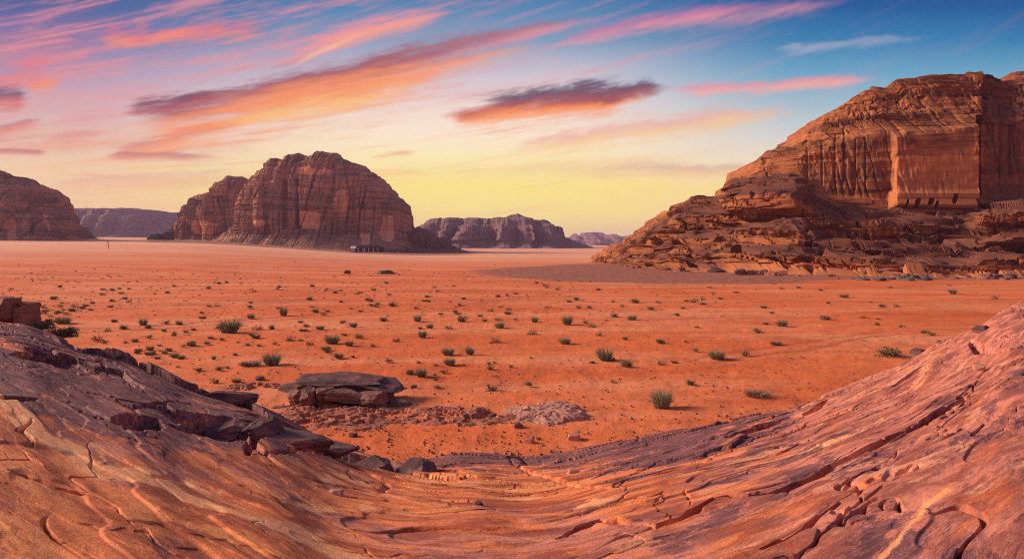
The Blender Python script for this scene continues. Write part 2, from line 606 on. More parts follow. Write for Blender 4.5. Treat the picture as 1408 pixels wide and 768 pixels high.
def slab_material():
    """The sandstone underfoot: varnish, orange rock and pale bands drawn out along the bedding."""
    m, n, b = new_mat('streaked_sandstone', 0.78)
    b.inputs['Specular IOR Level'].default_value = 0.3
    f = n.attr('flow', True)
    t, s, z = n.sep(f)
    p = objco(n)
    wv = (n.noise(n.vec(t * 0.5, s * 0.5, 0.0), 1.0, 3, 0.5) - 0.5) * 0.9
    s2 = s + wv
    hz = n.sep(p)[2] * 5.0
    streak = n.noise(n.vec(t * 1.0, s2 * 3.0, hz), 1.0, 8, 0.68)
    fine = n.noise(n.vec(t * 4.2, s2 * 15.0, hz * 2.0), 1.0, 6, 0.74)
    blot = n.noise(n.vec(t * 0.95, s2 * 1.9, hz * 0.3 + 9.0), 1.0, 8, 0.66, 0.4)
    speck = n.noise(n.vec(t * 9.0, s2 * 13.0, hz * 2.0), 1.0, 5, 0.75)
    orange = n.mix(n.ss(streak, 0.40, 0.60), (0.42, 0.092, 0.038), (0.88, 0.255, 0.088))
    mauve = n.mix(n.ss(streak, 0.40, 0.62), (0.33, 0.095, 0.070), (0.70, 0.245, 0.165))
    dark = n.mix(n.ss(fine * 0.6 + streak * 0.4, 0.43, 0.58), (0.095, 0.036, 0.046), (0.29, 0.108, 0.118))
    pale = n.mix(n.ss(fine, 0.38, 0.62), (0.92, 0.35, 0.145), (0.97, 0.47, 0.215))
    c = n.mix(n.ss(n.attr('mauve') + (blot - 0.5) * 2.2, 0.35, 0.65), orange, mauve)
    c = n.mix(n.ss(blot * 0.45 + fine * 0.55, 0.54, 0.62, 0.0, 0.65), c, (0.19, 0.052, 0.040))
    lite = n.noise(n.vec(t * 0.8, s2 * 2.0, hz * 0.3 + 15.0), 1.0, 8, 0.66, 0.3)
    c = n.mix(n.ss(lite, 0.565, 0.62, 0.0, 0.7), c, n.mix(n.ss(n.attr('mauve'), 0.3, 0.7), (0.88, 0.32, 0.11), (0.82, 0.36, 0.22)))
    vm = n.attr('varn_shade') + (blot - 0.5) * 2.4 + (fine - 0.5) * 0.8 + (speck - 0.5) * 0.5
    c = n.mix(n.ss(vm, 0.485, 0.545, 0.0, 0.9), c, dark)
    pm = n.attr('pale') + (blot - 0.5) * 0.7 + (streak - 0.5) * 0.9 + (speck - 0.5) * 0.5
    c = n.mix(n.ss(pm, 0.40, 0.56, 0.0, 0.95), c, pale)
    c = n.mix(n.ss(speck, 0.58, 0.72, 0.0, 0.4), c, (0.12, 0.042, 0.040))
    c = n.mix(n.ss(fine, 0.57, 0.68, 0.0, 0.35), c, (0.80, 0.36, 0.22))
    n.put(b.inputs['Base Color'], c)
    h = fine * 0.45 + streak * 0.4 + speck * 0.35 + n.noise(p, 9.0, 8, 0.78) * 0.45
    bump(n, b, h, 1.0, 0.035)
    return m


def boulder_material(name, a, b_, c_, s=1.0):
    m, n, b = new_mat(name, 0.85)
    tc = E(n, n.node('ShaderNodeTexCoord').outputs['Object'])
    x, y, z = n.sep(tc)
    lay = n.noise(n.vec(x * 0.6 * s, y * 0.6 * s, z * 7.0 * s), 1.0, 5, 0.65)
    mt = n.noise(tc, 1.8 * s, 6, 0.66)
    c = n.mix(n.ss(lay, 0.36, 0.64), a, b_)
    c = n.mix(n.ss(mt, 0.5, 0.68, 0.0, 0.8), c, c_)
    n.put(b.inputs['Base Color'], c)
    bump(n, b, lay * 0.5 + n.noise(tc, 6.0 * s, 6, 0.7) * 0.5, 0.8, 0.08 / s)
    return m


M_SAND = sand_material()
M_MESA = cliff_material('dusky_sandstone', (0.16, 0.074, 0.056), (0.40, 0.185, 0.112), (0.72, 0.35, 0.185), (0.19, 0.098, 0.082), 1.6, (0.88, 0.40, 0.20))
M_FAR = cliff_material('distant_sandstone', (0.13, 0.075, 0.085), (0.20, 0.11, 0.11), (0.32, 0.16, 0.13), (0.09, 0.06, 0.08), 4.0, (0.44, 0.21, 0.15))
M_CLIFF = cliff_material('red_cliff_sandstone', (0.12, 0.038, 0.020), (0.36, 0.118, 0.044), (0.60, 0.235, 0.085), (0.165, 0.064, 0.052), 0.75, (0.56, 0.20, 0.080), 0.45)
M_SLAB = slab_material()
M_DARKROCK = boulder_material('varnished_rock', (0.085, 0.040, 0.044), (0.19, 0.088, 0.085), (0.34, 0.145, 0.11))
M_REDROCK = boulder_material('red_rock', (0.22, 0.08, 0.055), (0.34, 0.13, 0.08), (0.46, 0.19, 0.11))
M_PALEROCK = boulder_material('pale_pink_rock', (0.42, 0.19, 0.14), (0.54, 0.25, 0.18), (0.62, 0.33, 0.24))
M_PINKROCK = boulder_material('dusty_rock', (0.33, 0.115, 0.075), (0.46, 0.15, 0.085), (0.55, 0.20, 0.12))
M_BROWNROCK = boulder_material('brown_block_rock', (0.13, 0.055, 0.045), (0.26, 0.115, 0.085), (0.38, 0.17, 0.115))
M_BLACKROCK = boulder_material('black_rock', (0.035, 0.026, 0.028), (0.06, 0.04, 0.04), (0.09, 0.055, 0.045))
M_GREYROCK = boulder_material('grey_slate_rock', (0.06, 0.052, 0.05), (0.13, 0.11, 0.10), (0.24, 0.17, 0.14))

# ------------------------------------------------------------------ the plain
def smooth_poly_mask(px, py, top, bot, feather):
    """1 between two pixel curves; each a list of (px, row)."""
    t = np.interp(px, [a for a, _ in top], [b for _, b in top])
    b_ = np.interp(px, [a for a, _ in bot], [b for _, b in bot])
    return sst(py, t - feather, t + feather) * (1 - sst(py, b_ - feather * 2.2, b_ + feather * 1.6))


def build_ground():
    th = np.concatenate([np.linspace(-math.pi, -R(55), 60, endpoint=False), np.linspace(-R(55), R(55), 900), np.linspace(R(55), math.pi, 61)[1:]])
    rr = np.concatenate([[0.0, 3.0], np.geomspace(8, 6000, 620)])
    T, Rr = np.meshgrid(th, rr, indexing='ij')
    X, Y = np.sin(T) * Rr, np.cos(T) * Rr
    Z = ground_z(X, Y)
    near = (1 - sst(Rr, 70, 160))
    Z += near * (fbm2(X * 0.35, Y * 0.35, 5, 21) * 0.15 + np.maximum(fbm2(X * 1.4, Y * 1.4, 3, 31) - 0.25, 0) * 0.12)
    # a low bank of sand against the rim of the viewpoint rock
    Z -= sst(-Y, 0, 10) * 0.3
    px, py = proj(X, np.maximum(Y, 1.0), 0 * Z)
    rows = HOR + FPX * CH / np.maximum(Y, 1.0)
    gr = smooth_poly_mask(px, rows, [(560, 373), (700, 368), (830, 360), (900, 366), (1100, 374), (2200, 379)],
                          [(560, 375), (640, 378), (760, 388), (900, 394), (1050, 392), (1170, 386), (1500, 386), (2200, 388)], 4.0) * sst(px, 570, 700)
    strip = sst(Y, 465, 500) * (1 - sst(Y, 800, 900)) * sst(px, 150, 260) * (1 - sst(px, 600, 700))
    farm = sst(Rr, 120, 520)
    track = np.zeros_like(X)
    for wp in ([(-150, 95), (-60, 88), (0, 96), (60, 92), (140, 104)], [(-40, 60), (-8, 84), (10, 120), (-20, 190), (-90, 300)], [(-160, 170), (-60, 150), (40, 165), (90, 150)], [(14, 44), (34, 62), (70, 74), (120, 76)], [(-30, 120), (-50, 70), (-42, 40)]):
        dd, _ = segdist(X + 6 * fbm2(X / 30, Y / 30, 2, 90), Y + 6 * fbm2(X / 30, Y / 30, 2, 91), wp)
        track = np.maximum(track, np.exp(-((np.abs(dd - 0.9)) / (0.35 + Rr * 0.003)) ** 2))
    Z -= 0.03 * track * near
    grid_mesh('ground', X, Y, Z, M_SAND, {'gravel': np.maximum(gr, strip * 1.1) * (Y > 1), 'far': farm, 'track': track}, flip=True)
    tag(bpy.data.objects['ground'], 'orange red sand plain stretching from the rock rim to the far mesas', 'desert ground', kind='structure')


build_ground()

# ------------------------------------------------------------------ far massifs
def massif(name, outline, Yc, half, mat, nu=500, nw=220, n=3.2, strata=(3.0, 0.7), relief=5.0, rs_=24.0, jag=1.0, apron=10.0, seed=0,
           spurs=0.0, cracks=0.0, patches=(), feats=(), varn_shade=0.3, zbase=None):
    pts = np.array(outline, float)
    X = (pts[:, 0] - 704) / FPX * Yc
    Zt = CH + (HOR - pts[:, 1]) / FPX * Yc
    seg = np.concatenate([[0], np.cumsum(np.hypot(np.diff(X), np.diff(Zt)))])
    s = np.linspace(0, seg[-1], nu)
    x = np.interp(s, seg, X)
    zt = np.interp(s, seg, Zt)
    zb = float(ground_z(np.mean(X), Yc)) if zbase is None else zbase
    H = zt.max() - zb
    edge = np.minimum(s, seg[-1] - s) / seg[-1]
    zt = zt + jag * (terrace(fbm2(s / (rs_ * 0.35), s * 0 + seed, 4, seed) * 1.4, 2.5, 0.3)) * sst(edge, 0, 0.04)
    zt = np.maximum(zt, zb + 0.3)
    hw = half * np.clip((zt - zb) / H, 0, 1) ** 0.5 * sst(edge, -0.02, 0.06) + 1.0
    ph = np.linspace(0, math.pi, nw)
    # more samples on the front wall than on the back
    ph = math.pi * np.concatenate([np.linspace(0, 0.5, int(nw * 0.72), endpoint=False), np.linspace(0.5, 1, nw - int(nw * 0.72))])
    c, sn = np.cos(ph), np.sin(ph)
    cy = np.sign(c) * np.abs(c) ** (2 / n)
    hz = np.maximum(sn, 0) ** (2 / n)
    hz[0] = hz[-1] = 0
    # resample by length so the steep wall is evenly covered
    L = np.concatenate([[0], np.cumsum(np.hypot(np.diff(cy), np.diff(hz)))])
    nf = int(nw * 0.78)
    Lm = np.interp(0.5, ph / math.pi, L)
    Lq = np.concatenate([np.linspace(0, Lm, nf, endpoint=False), np.linspace(Lm, L[-1], nw - nf)])
    cy, hz = np.interp(Lq, L, cy), np.interp(Lq, L, hz)
    XX = np.repeat(x[:, None], nw, 1)
    ZB = zb - 3.0
    ZZ = ZB + (zt - ZB)[:, None] * hz[None]
    YY = Yc - hw[:, None] * cy[None]
    hr = np.clip((ZZ - zb) / H, 0, 1)
    YY -= np.where(cy[None] > 0, 1, -1) * apron * (1 - sst(hr, 0.0, 0.28)) ** 2 * np.clip(np.abs(cy[None]), 0, 1) * np.minimum(1, hw[:, None] / half * 1.5)
    N = normals(XX, YY, ZZ)
    if N[nu // 2, 4, 1] > 0:
        N = -N
    wz = ZZ + fbm2(XX / 90.0, YY / 90.0, 2, seed + 3) * 6
    # bedding ledges
    bt, ba = strata
    led = fbm2(wz / bt, XX / (rs_ * 4) + 5, 3, seed + 5, 0.6)
    r = ba * np.sign(led) * np.abs(led) ** 0.6
    wu = XX + fbm2(XX / 9, ZZ / 9, 2, seed + 6) * 1.5
    wv = wz + fbm2(XX / 7, ZZ / 5, 3, seed + 7) * bt * 0.35
    for hh_, ww_, am in ((bt * 1.3, bt * 5, 1.5), (bt * 0.55, bt * 2.2, 0.6)):
        rb, fv, jt, lr_ = beds(wu, wv, hh_, ww_, seed)
        r += ba * am * ((rb - 0.5) * 0.9 + (lr_ - 0.5) * 0.6 - 0.55 * (1 - sst(fv, 0.05, 0.22)) - 0.5 * (1 - sst(jt, 0.0, bt * 0.12)))
    r = r + relief * fbm3(XX / rs_, YY / rs_, ZZ / (rs_ * 2.6), 4, 0.5) * sst(hr, 0, 0.15)
    if cracks:
        cr = 1 - np.abs(perlin2((XX + fbm2(ZZ / 40, XX / 60, 2, seed + 8) * 5) / (rs_ * 0.55), ZZ / (rs_ * 5), seed + 9)) * 2
        r -= cracks * sst(cr, 0.82, 1.0) * sst(hr, 0.05, 0.2) * (1 - sst(hr, 0.86, 0.98))
        cr2 = 1 - np.abs(perlin2(XX / (rs_ * 0.17), ZZ / (rs_ * 3), seed + 10)) * 2
        r -= cracks * 0.3 * sst(cr2, 0.75, 1.0) * sst(hr, 0.05, 0.2)
    if spurs:
        u = (XX + fbm2(XX / (rs_ * 3), ZZ / (rs_ * 4), 2, seed + 1) * rs_ * 1.5) / rs_
        tri = 1 - 2 * np.abs((u % 1.0) - 0.5) * 2
        amp = 0.6 + 0.8 * U1[(np.floor(u).astype(int) * 37 + seed) & 1023]
        r += spurs * tri * amp * (1 - hr) ** 0.8
    P_, V_ = proj(XX, YY, ZZ)
    P0_, V0_ = P_, V_
    P_ = P_ + fbm2(XX / 12, ZZ / 12, 3, seed + 20) * 7 * (Yc < 800)
    V_ = V_ + fbm2(XX / 9, ZZ / 9, 3, seed + 21) * 6 * (Yc < 800)
    pat = np.zeros_like(XX)
    fm = (cy[None] > 0.0) * 1.0
    for (x0, y0, x1, y1, fe) in patches:
        if fe <= 1.0:
            P_, V_ = P0_, V0_ - (P0_ - x0) * 0.08
        pat = np.maximum(pat, sst(P_, x0 - fe, x0 + fe) * (1 - sst(P_, x1 - fe, x1 + fe)) * sst(V_, y0 - fe, y0 + fe) * (1 - sst(V_, y1 - fe, y1 + fe)) * fm)
        P_, V_ = P0_ + fbm2(XX / 12, ZZ / 12, 3, seed + 20) * 7 * (Yc < 800), V0_ + fbm2(XX / 9, ZZ / 9, 3, seed + 21) * 6 * (Yc < 800)
    P_, V_ = P0_, V0_
    vx = np.full_like(XX, varn_shade)
    for (x0, y0, x1, y1, fe, dep) in feats:      # recesses (dep<0) and buttresses (dep>0)
        mk = sst(P_, x0 - fe, x0 + fe) * (1 - sst(P_, x1 - fe, x1 + fe)) * sst(V_, y0 - 2 * fe, y0 + 2 * fe) * (1 - sst(V_, y1 - fe, y1 + fe)) * fm
        r += dep * mk
    XX = XX + N[..., 0] * r
    YY = YY + N[..., 1] * r
    ZZ = ZZ + N[..., 2] * np.clip(r, -2, 2) * 0.5
    # stepped beds on the shoulders
    st_ = terrace(wz / (bt * 2.2), 1.0, 0.35) * bt * 2.2 - wz
    ZZ = ZZ + 0.45 * st_ * sst(hr, 0.25, 0.6)
    return grid_mesh(name, XX, YY, ZZ, mat, {'varn_shade': vx, 'patch': pat}, smooth=Yc > 1000)


# far mountains on the horizon
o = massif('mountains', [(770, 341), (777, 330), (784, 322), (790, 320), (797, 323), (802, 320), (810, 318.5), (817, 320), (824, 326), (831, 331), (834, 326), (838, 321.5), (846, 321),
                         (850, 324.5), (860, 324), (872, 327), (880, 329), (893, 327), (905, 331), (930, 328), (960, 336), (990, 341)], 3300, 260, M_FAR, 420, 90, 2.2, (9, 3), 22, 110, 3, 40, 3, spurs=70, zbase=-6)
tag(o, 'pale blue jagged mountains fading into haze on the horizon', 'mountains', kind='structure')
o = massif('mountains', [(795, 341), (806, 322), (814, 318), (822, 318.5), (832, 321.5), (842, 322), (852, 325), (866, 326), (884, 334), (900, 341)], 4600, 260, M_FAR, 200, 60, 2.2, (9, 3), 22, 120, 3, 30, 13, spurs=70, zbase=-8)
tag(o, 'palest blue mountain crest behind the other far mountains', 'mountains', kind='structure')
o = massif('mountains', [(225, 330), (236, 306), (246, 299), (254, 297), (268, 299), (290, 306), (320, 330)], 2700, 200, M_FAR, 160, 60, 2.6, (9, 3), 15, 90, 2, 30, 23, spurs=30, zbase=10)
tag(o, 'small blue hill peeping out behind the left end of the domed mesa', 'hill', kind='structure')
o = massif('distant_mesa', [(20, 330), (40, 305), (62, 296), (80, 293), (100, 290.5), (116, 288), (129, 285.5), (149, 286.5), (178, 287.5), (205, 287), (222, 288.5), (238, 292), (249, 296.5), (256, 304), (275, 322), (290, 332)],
           1750, 210, M_FAR, 620, 170, 4.2, (8, 2.0), 11, 75, 2.0, 55, 31, spurs=34, cracks=5, varn_shade=0.42, zbase=17)
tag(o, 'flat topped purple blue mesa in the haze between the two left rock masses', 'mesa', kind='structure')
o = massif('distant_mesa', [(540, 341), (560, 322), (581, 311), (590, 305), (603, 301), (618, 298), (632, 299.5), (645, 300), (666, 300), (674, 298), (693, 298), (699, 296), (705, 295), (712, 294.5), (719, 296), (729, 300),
                            (746, 303), (760, 307), (769, 311), (772, 317), (777, 323), (785, 329), (792, 335), (800, 340)], 1350, 150, M_FAR, 620, 200, 3.2, (6, 1.8), 9, 52, 2.2, 50, 41, spurs=32, cracks=4, varn_shade=0.36, zbase=-2)
tag(o, 'hazy mauve mesa with triangular spurs between the domed mesa and the red cliff', 'mesa', kind='structure')

# the left mesa
o = massif('left_mesa', [(-420, 330), (-380, 290), (-300, 262), (-200, 240), (-110, 226), (-40, 226), (0, 233), (9, 236.5), (17, 243), (24, 244.5), (32, 243.5), (37, 249.5), (45, 250), (52, 253), (57, 258), (60, 265), (62, 277),
                         (68, 280), (73, 283), (75, 289), (78, 296), (84, 301), (88, 309), (91, 320), (94, 334)], 560, 55, M_MESA, 700, 300, 3.0, (3.6, 0.9), 6.5, 22, 1.0, 14, 51, cracks=4.5, varn_shade=0.32,
           patches=[(9, 300, 20, 331, 1.5), (60, 292, 66, 318, 3)], feats=[(8, 298, 21, 332, 1.5, -2.0), (40, 262, 47, 325, 2.0, -4.5)], zbase=5)
tag(o, 'brown layered mesa cut off by the left edge of the view', 'mesa', kind='structure')
o = massif('dark_hill', [(80, 334), (88, 314), (97, 311), (106, 310.5), (112, 313), (116, 316), (123, 323), (131, 327), (140, 331)], 640, 20, M_MESA, 160, 90, 2.6, (2, 0.5), 2.5, 10, 0.6, 8, 61, cracks=1, varn_shade=0.95, zbase=8)
tag(o, 'small dark hill tapering right beside the left brown mesa', 'hill', kind='structure')

# the domed mesa in the middle: a shoulder behind, the dome in front
o = massif('mesa_shoulder', [(228, 340), (237, 336), (241, 320), (245, 308), (248, 304.5), (257, 301), (260, 293), (263, 282), (269, 278), (275, 275.5), (277, 269), (290, 265), (303, 259.5), (305, 254), (308, 250.5), (317, 246.5),
                             (322, 242), (328, 240.5), (334, 242), (340, 244.5), (347, 248), (352, 251), (365, 262), (385, 300), (400, 338)], 690, 42, M_MESA, 420, 280, 3.6, (3.0, 0.9), 6.0, 20, 1.0, 10, 71, cracks=4.0, varn_shade=0.34,
           patches=[(262, 303, 296, 322, 8)], feats=[(328, 258, 350, 332, 2, -9), (300, 310, 340, 340, 6, -3)], zbase=1)
tag(o, 'stepped brown rock shoulder leaning against the left side of the domed mesa', 'rock massif', kind='structure')
o = massif('domed_mesa', [(284, 341), (291, 337), (302, 330), (312, 323), (322, 316), (335, 308), (342, 303), (345, 291), (349, 268), (354, 248), (361, 239), (367, 234), (376, 227), (378, 221), (383, 218.5), (388, 218), (393, 220),
                          (397, 223), (402, 219), (406, 215), (411, 212.5), (416, 212), (422, 215), (428, 219.5), (433, 217), (439, 213.5), (445, 210.5), (452, 209.5), (459, 211), (466, 212), (471, 217), (475, 220), (481, 223), (490, 224),
                          (497, 227), (504, 232), (510, 236), (516, 238), (520, 243), (528, 247), (533, 254), (540, 262), (543, 270), (549, 272), (555, 276), (560, 283), (562, 293), (565, 303), (568, 312), (569, 330), (573, 343)],
           650, 62, M_MESA, 900, 420, 3.0, (2.6, 0.85), 6.0, 30, 0.9, 26, 81, cracks=4.5, varn_shade=0.36,
           patches=[(411, 288, 439, 313, 1.0), (461, 262, 478, 290, 2.5), (497, 320, 508, 336, 2), (524, 296, 541, 331, 3), (405, 228, 460, 238, 10), (352, 302, 362, 312, 3), (368, 300, 373, 314, 2)],
           feats=[(411, 287, 440, 314, 0.8, -2.2), (405, 243, 410, 314, 0.8, -14), (386, 246, 395, 314, 2.0, -9), (484, 250, 488, 320, 3, -4), (510, 285, 518, 336, 3, -4), (352, 262, 384, 312, 6, 3), (444, 285, 450, 322, 1.5, -2.5)], zbase=0)
tag(o, 'great domed brown mesa with knobbly crest and a square orange alcove', 'mesa', kind='structure')
o = massif('dark_hill', [(558, 343), (563, 315), (568, 312), (577, 311.5), (585, 312.5), (592, 316), (597, 321), (603, 325), (612, 326), (617, 331), (622, 336.5), (633, 341), (645, 346)], 655, 22, M_MESA, 220, 120, 2.6, (2, 0.7), 3.0, 11, 0.7, 8, 91, cracks=1.5, varn_shade=0.9, zbase=-0.5)
tag(o, 'low dark hill tapering right from the foot of the domed mesa', 'hill', kind='structure')

# ------------------------------------------------------------------ the great red cliff on the right
def build_cliff():
    def curve(pts, Yf):
        a = np.array(pts, float)
        pp = np.arange(815, 2300, 1.5)
        v = np.interp(pp, a[:, 0], a[:, 1])
        Y = Yf(pp)
        return (pp - 704) / FPX * Y, Y, CH + (HOR - v) / FPX * Y

    baseV = [(815, 361), (830, 363), (880, 368), (940, 372), (1000, 375), (1100, 379), (1200, 381), (1408, 383), (2300, 386)]
    bv = np.array(baseV, float)
    Yb = lambda p: CH * FPX / (np.interp(p, bv[:, 0], bv[:, 1]) - HOR)
    ledV = [(815, 361), (820, 358), (833, 347), (845, 339), (862, 331), (878, 324), (887, 321), (895, 312), (908, 302), (920, 293), (926, 284), (933, 280), (955, 275), (979, 272), (991, 268), (1003, 267), (1010, 266), (1014, 256),
            (1050, 248), (1100, 250), (1120, 264), (1146, 277), (1190, 283), (1225, 288), (1338, 290), (1350, 276), (1408, 268), (1500, 262), (2300, 250)]
    topV = [(815, 361), (820, 358), (833, 347), (845, 339), (862, 331), (878, 324), (887, 321), (895, 312), (908, 302), (920, 293), (926, 284), (933, 280), (955, 275), (979, 272), (991, 268), (1003, 267), (1010, 266), (1014, 255),
            (1025, 250), (1037, 247), (1039, 232), (1052, 230), (1054, 214), (1060, 209), (1072, 204), (1085, 199), (1100, 198), (1104, 189), (1118, 183), (1121, 175), (1137, 168), (1140, 156), (1154, 151), (1158, 144), (1172, 139), (1176, 132), (1185, 131),
            (1192, 126), (1203, 119), (1220, 115), (1237, 112), (1248, 109), (1258, 107), (1275, 105), (1288, 103), (1305, 103), (1321, 100), (1342, 96), (1352, 95), (1367, 98), (1382, 102), (1396, 101), (1403, 95), (1412, 91), (1450, 86), (1600, 80), (2300, 70)]
    lv = lambda p: np.interp(p, [a for a, _ in ledV], [b for _, b in ledV])
    wide = lambda p: sst(p, 815, 1010)
    K = []
    # (fraction of the ledge belt's height, how far behind the base line)
    belt = [(0.00, 0.0), (0.10, 6.0), (0.27, 8.0), (0.34, 17.0), (0.52, 20.0), (0.58, 29.0), (0.80, 32.0), (0.88, 40.0), (1.0, 48.0)]
    for f, back_ in belt:
        Yf = lambda p, b_=back_: Yb(p) + b_ * (0.25 + 0.75 * wide(p))
        pp = np.arange(815, 2300, 1.5)
        v = np.interp(pp, bv[:, 0], bv[:, 1]) * (1 - f) + lv(pp) * f
        K.append(curve(np.stack([pp, v], 1), Yf))
    Yw = lambda p: Yb(p) + 48 * (0.25 + 0.75 * wide(p))
    tp = lambda p: np.interp(p, [a for a, _ in topV], [b for _, b in topV])
    pp = np.arange(815, 2300, 1.5)
    for f, back_ in ((0.08, 1.5), (0.62, 4.0), (0.70, 6.5), (0.92, 12), (1.0, 17)):
        v = lv(pp) * (1 - f) + tp(pp) * f
        hh = np.clip((lv(pp) - tp(pp)) / 60, 0, 1)
        K.append(curve(np.stack([pp, v], 1), lambda p, b_=back_: Yw(p) + b_ * np.interp(p, pp, hh) + 0.1 * b_))
    xs, ys, zs = K[-1]
    K.append((xs, ys + 6, zs - 0.8))
    K.append((xs, ys + 45, zs * 0.97 - 2))
    K.append((xs, ys + 70, zs * 0 - 2))
    K[0] = (K[0][0], K[0][1], K[0][2] * 0 - 1.5)
    nu = 1250
    Xc = np.concatenate([np.linspace(33.5, 190, nu - 60), np.linspace(190, 260, 61)[1:]])
    smp = [3, 14, 26, 14, 40, 16, 44, 16, 12, 16, 130, 12, 50, 16, 8, 8, 6]
    rowsY, rowsZ, hid = [], [], []
    for k in range(len(K) - 1):
        m = smp[k]
        y0, z0 = np.interp(Xc, K[k][0], K[k][1]), np.interp(Xc, K[k][0], K[k][2])
        y1, z1 = np.interp(Xc, K[k + 1][0], K[k + 1][1]), np.interp(Xc, K[k + 1][0], K[k + 1][2])
        for i in range(m):
            t = i / m
            rowsY.append(y0 + (y1 - y0) * t)
            rowsZ.append(z0 + (z1 - z0) * t)
            hid.append(k + t)
    rowsY.append(y1)
    rowsZ.append(z1)
    hid.append(len(K) - 1)
    Y = np.stack(rowsY, 1)
    Z = np.stack(rowsZ, 1)
    X = np.repeat(Xc[:, None], Y.shape[1], 1)
    k = np.array(hid)[None] + 0 * X
    # straighten: the lerp above leaves sharp creases; soften a little
    N = normals(X, Y, Z)
    if N[nu // 2, 40, 1] > 0:
        N = -N
    Pp, Vv = proj(X, Y, Z)
    wall = sst(k, 7.7, 8.3) * (1 - sst(k, 13.3, 14.2))
    ledge = (1 - sst(k, 7.6, 8.2)) * sst(k, 0.2, 1.0)
    wz = Z + fbm2(X / 40, Y / 40, 2, 5) * 2.0
    u = X * 0.8 + Y * 0.35          # runs along the face
    # ---- wall relief
    r = 1.6 * fbm2(u / 16, Z / 40, 4, 11)
    r += 0.35 * np.sign(fbm2(wz / 1.5, u / 60, 3, 12)) * np.abs(fbm2(wz / 1.5, u / 60, 3, 12)) ** 0.6
    fl = 1 - np.abs(perlin2((u + fbm2(Z / 9, u / 14, 2, 15) * 0.7) / 2.1, Z / 26, 13)) * 2
    midwall = sst(k, 8.6, 9.2) * (1 - sst(k, 10.8, 11.5))
    r -= 0.65 * sst(fl, 0.55, 1.0) * midwall * sst(fbm2(u / 20, Z / 20, 2, 16) + 0.35, 0, 0.5)
    ju = u + fbm2(u / 4, Z / 4, 3, 23) * 1.2
    jv = wz + fbm2(u / 5, Z / 3, 3, 24) * 0.7
    rb, fv, jt, lr0 = beds(ju, jv, 1.15, 3.2, 3)
    rough_ = sst(fbm2(u / 12, Z / 8, 2, 17), -0.15, 0.2)
    r += (rb - 0.5) * 0.40 + (0.1 + rough_) * (-0.45 * (1 - sst(fv, 0.04, 0.16)) - 0.35 * (1 - sst(jt, 0.0, 0.14)))
    uppr = sst(k, 10.7, 11.4)
    rb, fv, jt, lr0 = beds(ju, jv, 2.6, 7.0, 4)
    r += uppr * ((rb - 0.5) * 1.7 + (lr0 - 0.5) * 2.2 - 1.3 * (1 - sst(fv, 0.05, 0.2)) - 0.8 * (1 - sst(jt, 0.0, 0.3)))
    rb, fv, jt, lr0 = beds(ju + 3, jv, 1.0, 2.6, 14)
    r += uppr * ((rb - 0.5) * 0.7 - 0.5 * (1 - sst(fv, 0.05, 0.25)))
    rw = r
    # the buttress with the smooth panel, the chimney at its right, the set-back wall beyond
    inb = lambda x0, x1, y0, y1, fe: sst(Pp, x0 - fe, x0 + fe) * (1 - sst(Pp, x1 - fe, x1 + fe)) * sst(Vv, y0 - fe, y0 + fe) * (1 - sst(Vv, y1 - fe, y1 + fe))
    bl = 1226 + fbm2(Z / 6, Z * 0, 3, 20) * 7
    but = sst(Pp, bl - 1.5, bl + 1.5) * (1 - sst(Pp, 1339.5, 1342)) * sst(Vv, 166 + (1340 - Pp) * 0.12, 178 + (1340 - Pp) * 0.12)
    rw = rw * (1 - 0.45 * but) + (3.6 + 0.9 * fbm2(Z / 3.0, Z * 0, 3, 26) * sst(Pp, 1300, 1340)) * but
    ztop = np.interp(Xc, K[13][0], K[13][2])
    zq = ztop + 1.6 * fbm2(Xc / 14, Xc * 0, 2, 79)
    dzt = 0.65 * (terrace(zq / 3.9, 1.0, 0.15) * 3.9 - zq + 1.7)
    Z = Z + dzt[:, None] * sst(k, 10.4, 12.6) * (1 - sst(k, 15, 16)) * (Xc < 150)[:, None]
    smooth_p = inb(1236, 1334, 182, 236, 3) * (Vv < 182 + (Pp - 1236) * 0.62 + 6)
    smooth_p = sst(Pp, 1236, 1242) * (1 - sst(Pp, 1332, 1338)) * sst(Vv, 180, 186) * (1 - sst(Vv, np.minimum(190 + (Pp - 1236) * 0.62, 214) - 2, np.minimum(190 + (Pp - 1236) * 0.62, 214) + 2))
    rw = np.where(smooth_p > 0, rw * (1 - smooth_p) + smooth_p * (3.3 + 0.15 * fbm2(u / 5, Z / 5, 3, 22)), rw)
    foot = inb(1222, 1342, 264, 400, 2) * sst(k, 7.6, 7.9)
    rw = rw * (1 - foot * 0.75) + foot * 3.8
    rw = rw - 7.0 * inb(1343, 1353, 160, 268, 1.5) - 3.0 * sst(Pp, 1350, 1356)
    # grooves and ledges
    for (x, y0, y1, ww, dp) in ((1190, 196, 262, 1.2, 1.2), (1176, 185, 262, 1.5, 1.0), (1160, 180, 250, 1.5, 1.4), (1148, 188, 262, 1.2, 1.2), (1130, 198, 255, 1.5, 1.2), (1382, 150, 262, 1.2, 1.0), (1397, 120, 240, 1.5, 1.2), (1110, 205, 246, 1.5, 1.2)):
        rw = rw - dp * 0.55 * inb(x - ww, x + ww, y0 + 8 * math.sin(x), y1, 1.0)
    # carved chambers at the foot of the buttress
    doors = 0
    for (x, y, hw_, hh) in ((1240.5, 283, 1.5, 5.0), (1254.5, 282.5, 3.4, 5.2), (1272.5, 281, 3.6, 4.2), (1280.5, 284, 2.2, 3.0), (1304.5, 277.5, 3.2, 5.6), (1347, 283, 3.5, 3), (1372, 284, 4, 2.5)):
        dd = ((np.abs(Pp - x - (y - Vv) * 0.2) / hw_) ** 3 + (np.abs(Vv - y) / hh) ** 3) ** (1 / 3) + 0.25 * fbm2(X / 1.2, Z / 1.2, 2, 25)
        doors = np.maximum(doors, 1 - sst(dd, 0.85, 1.15))
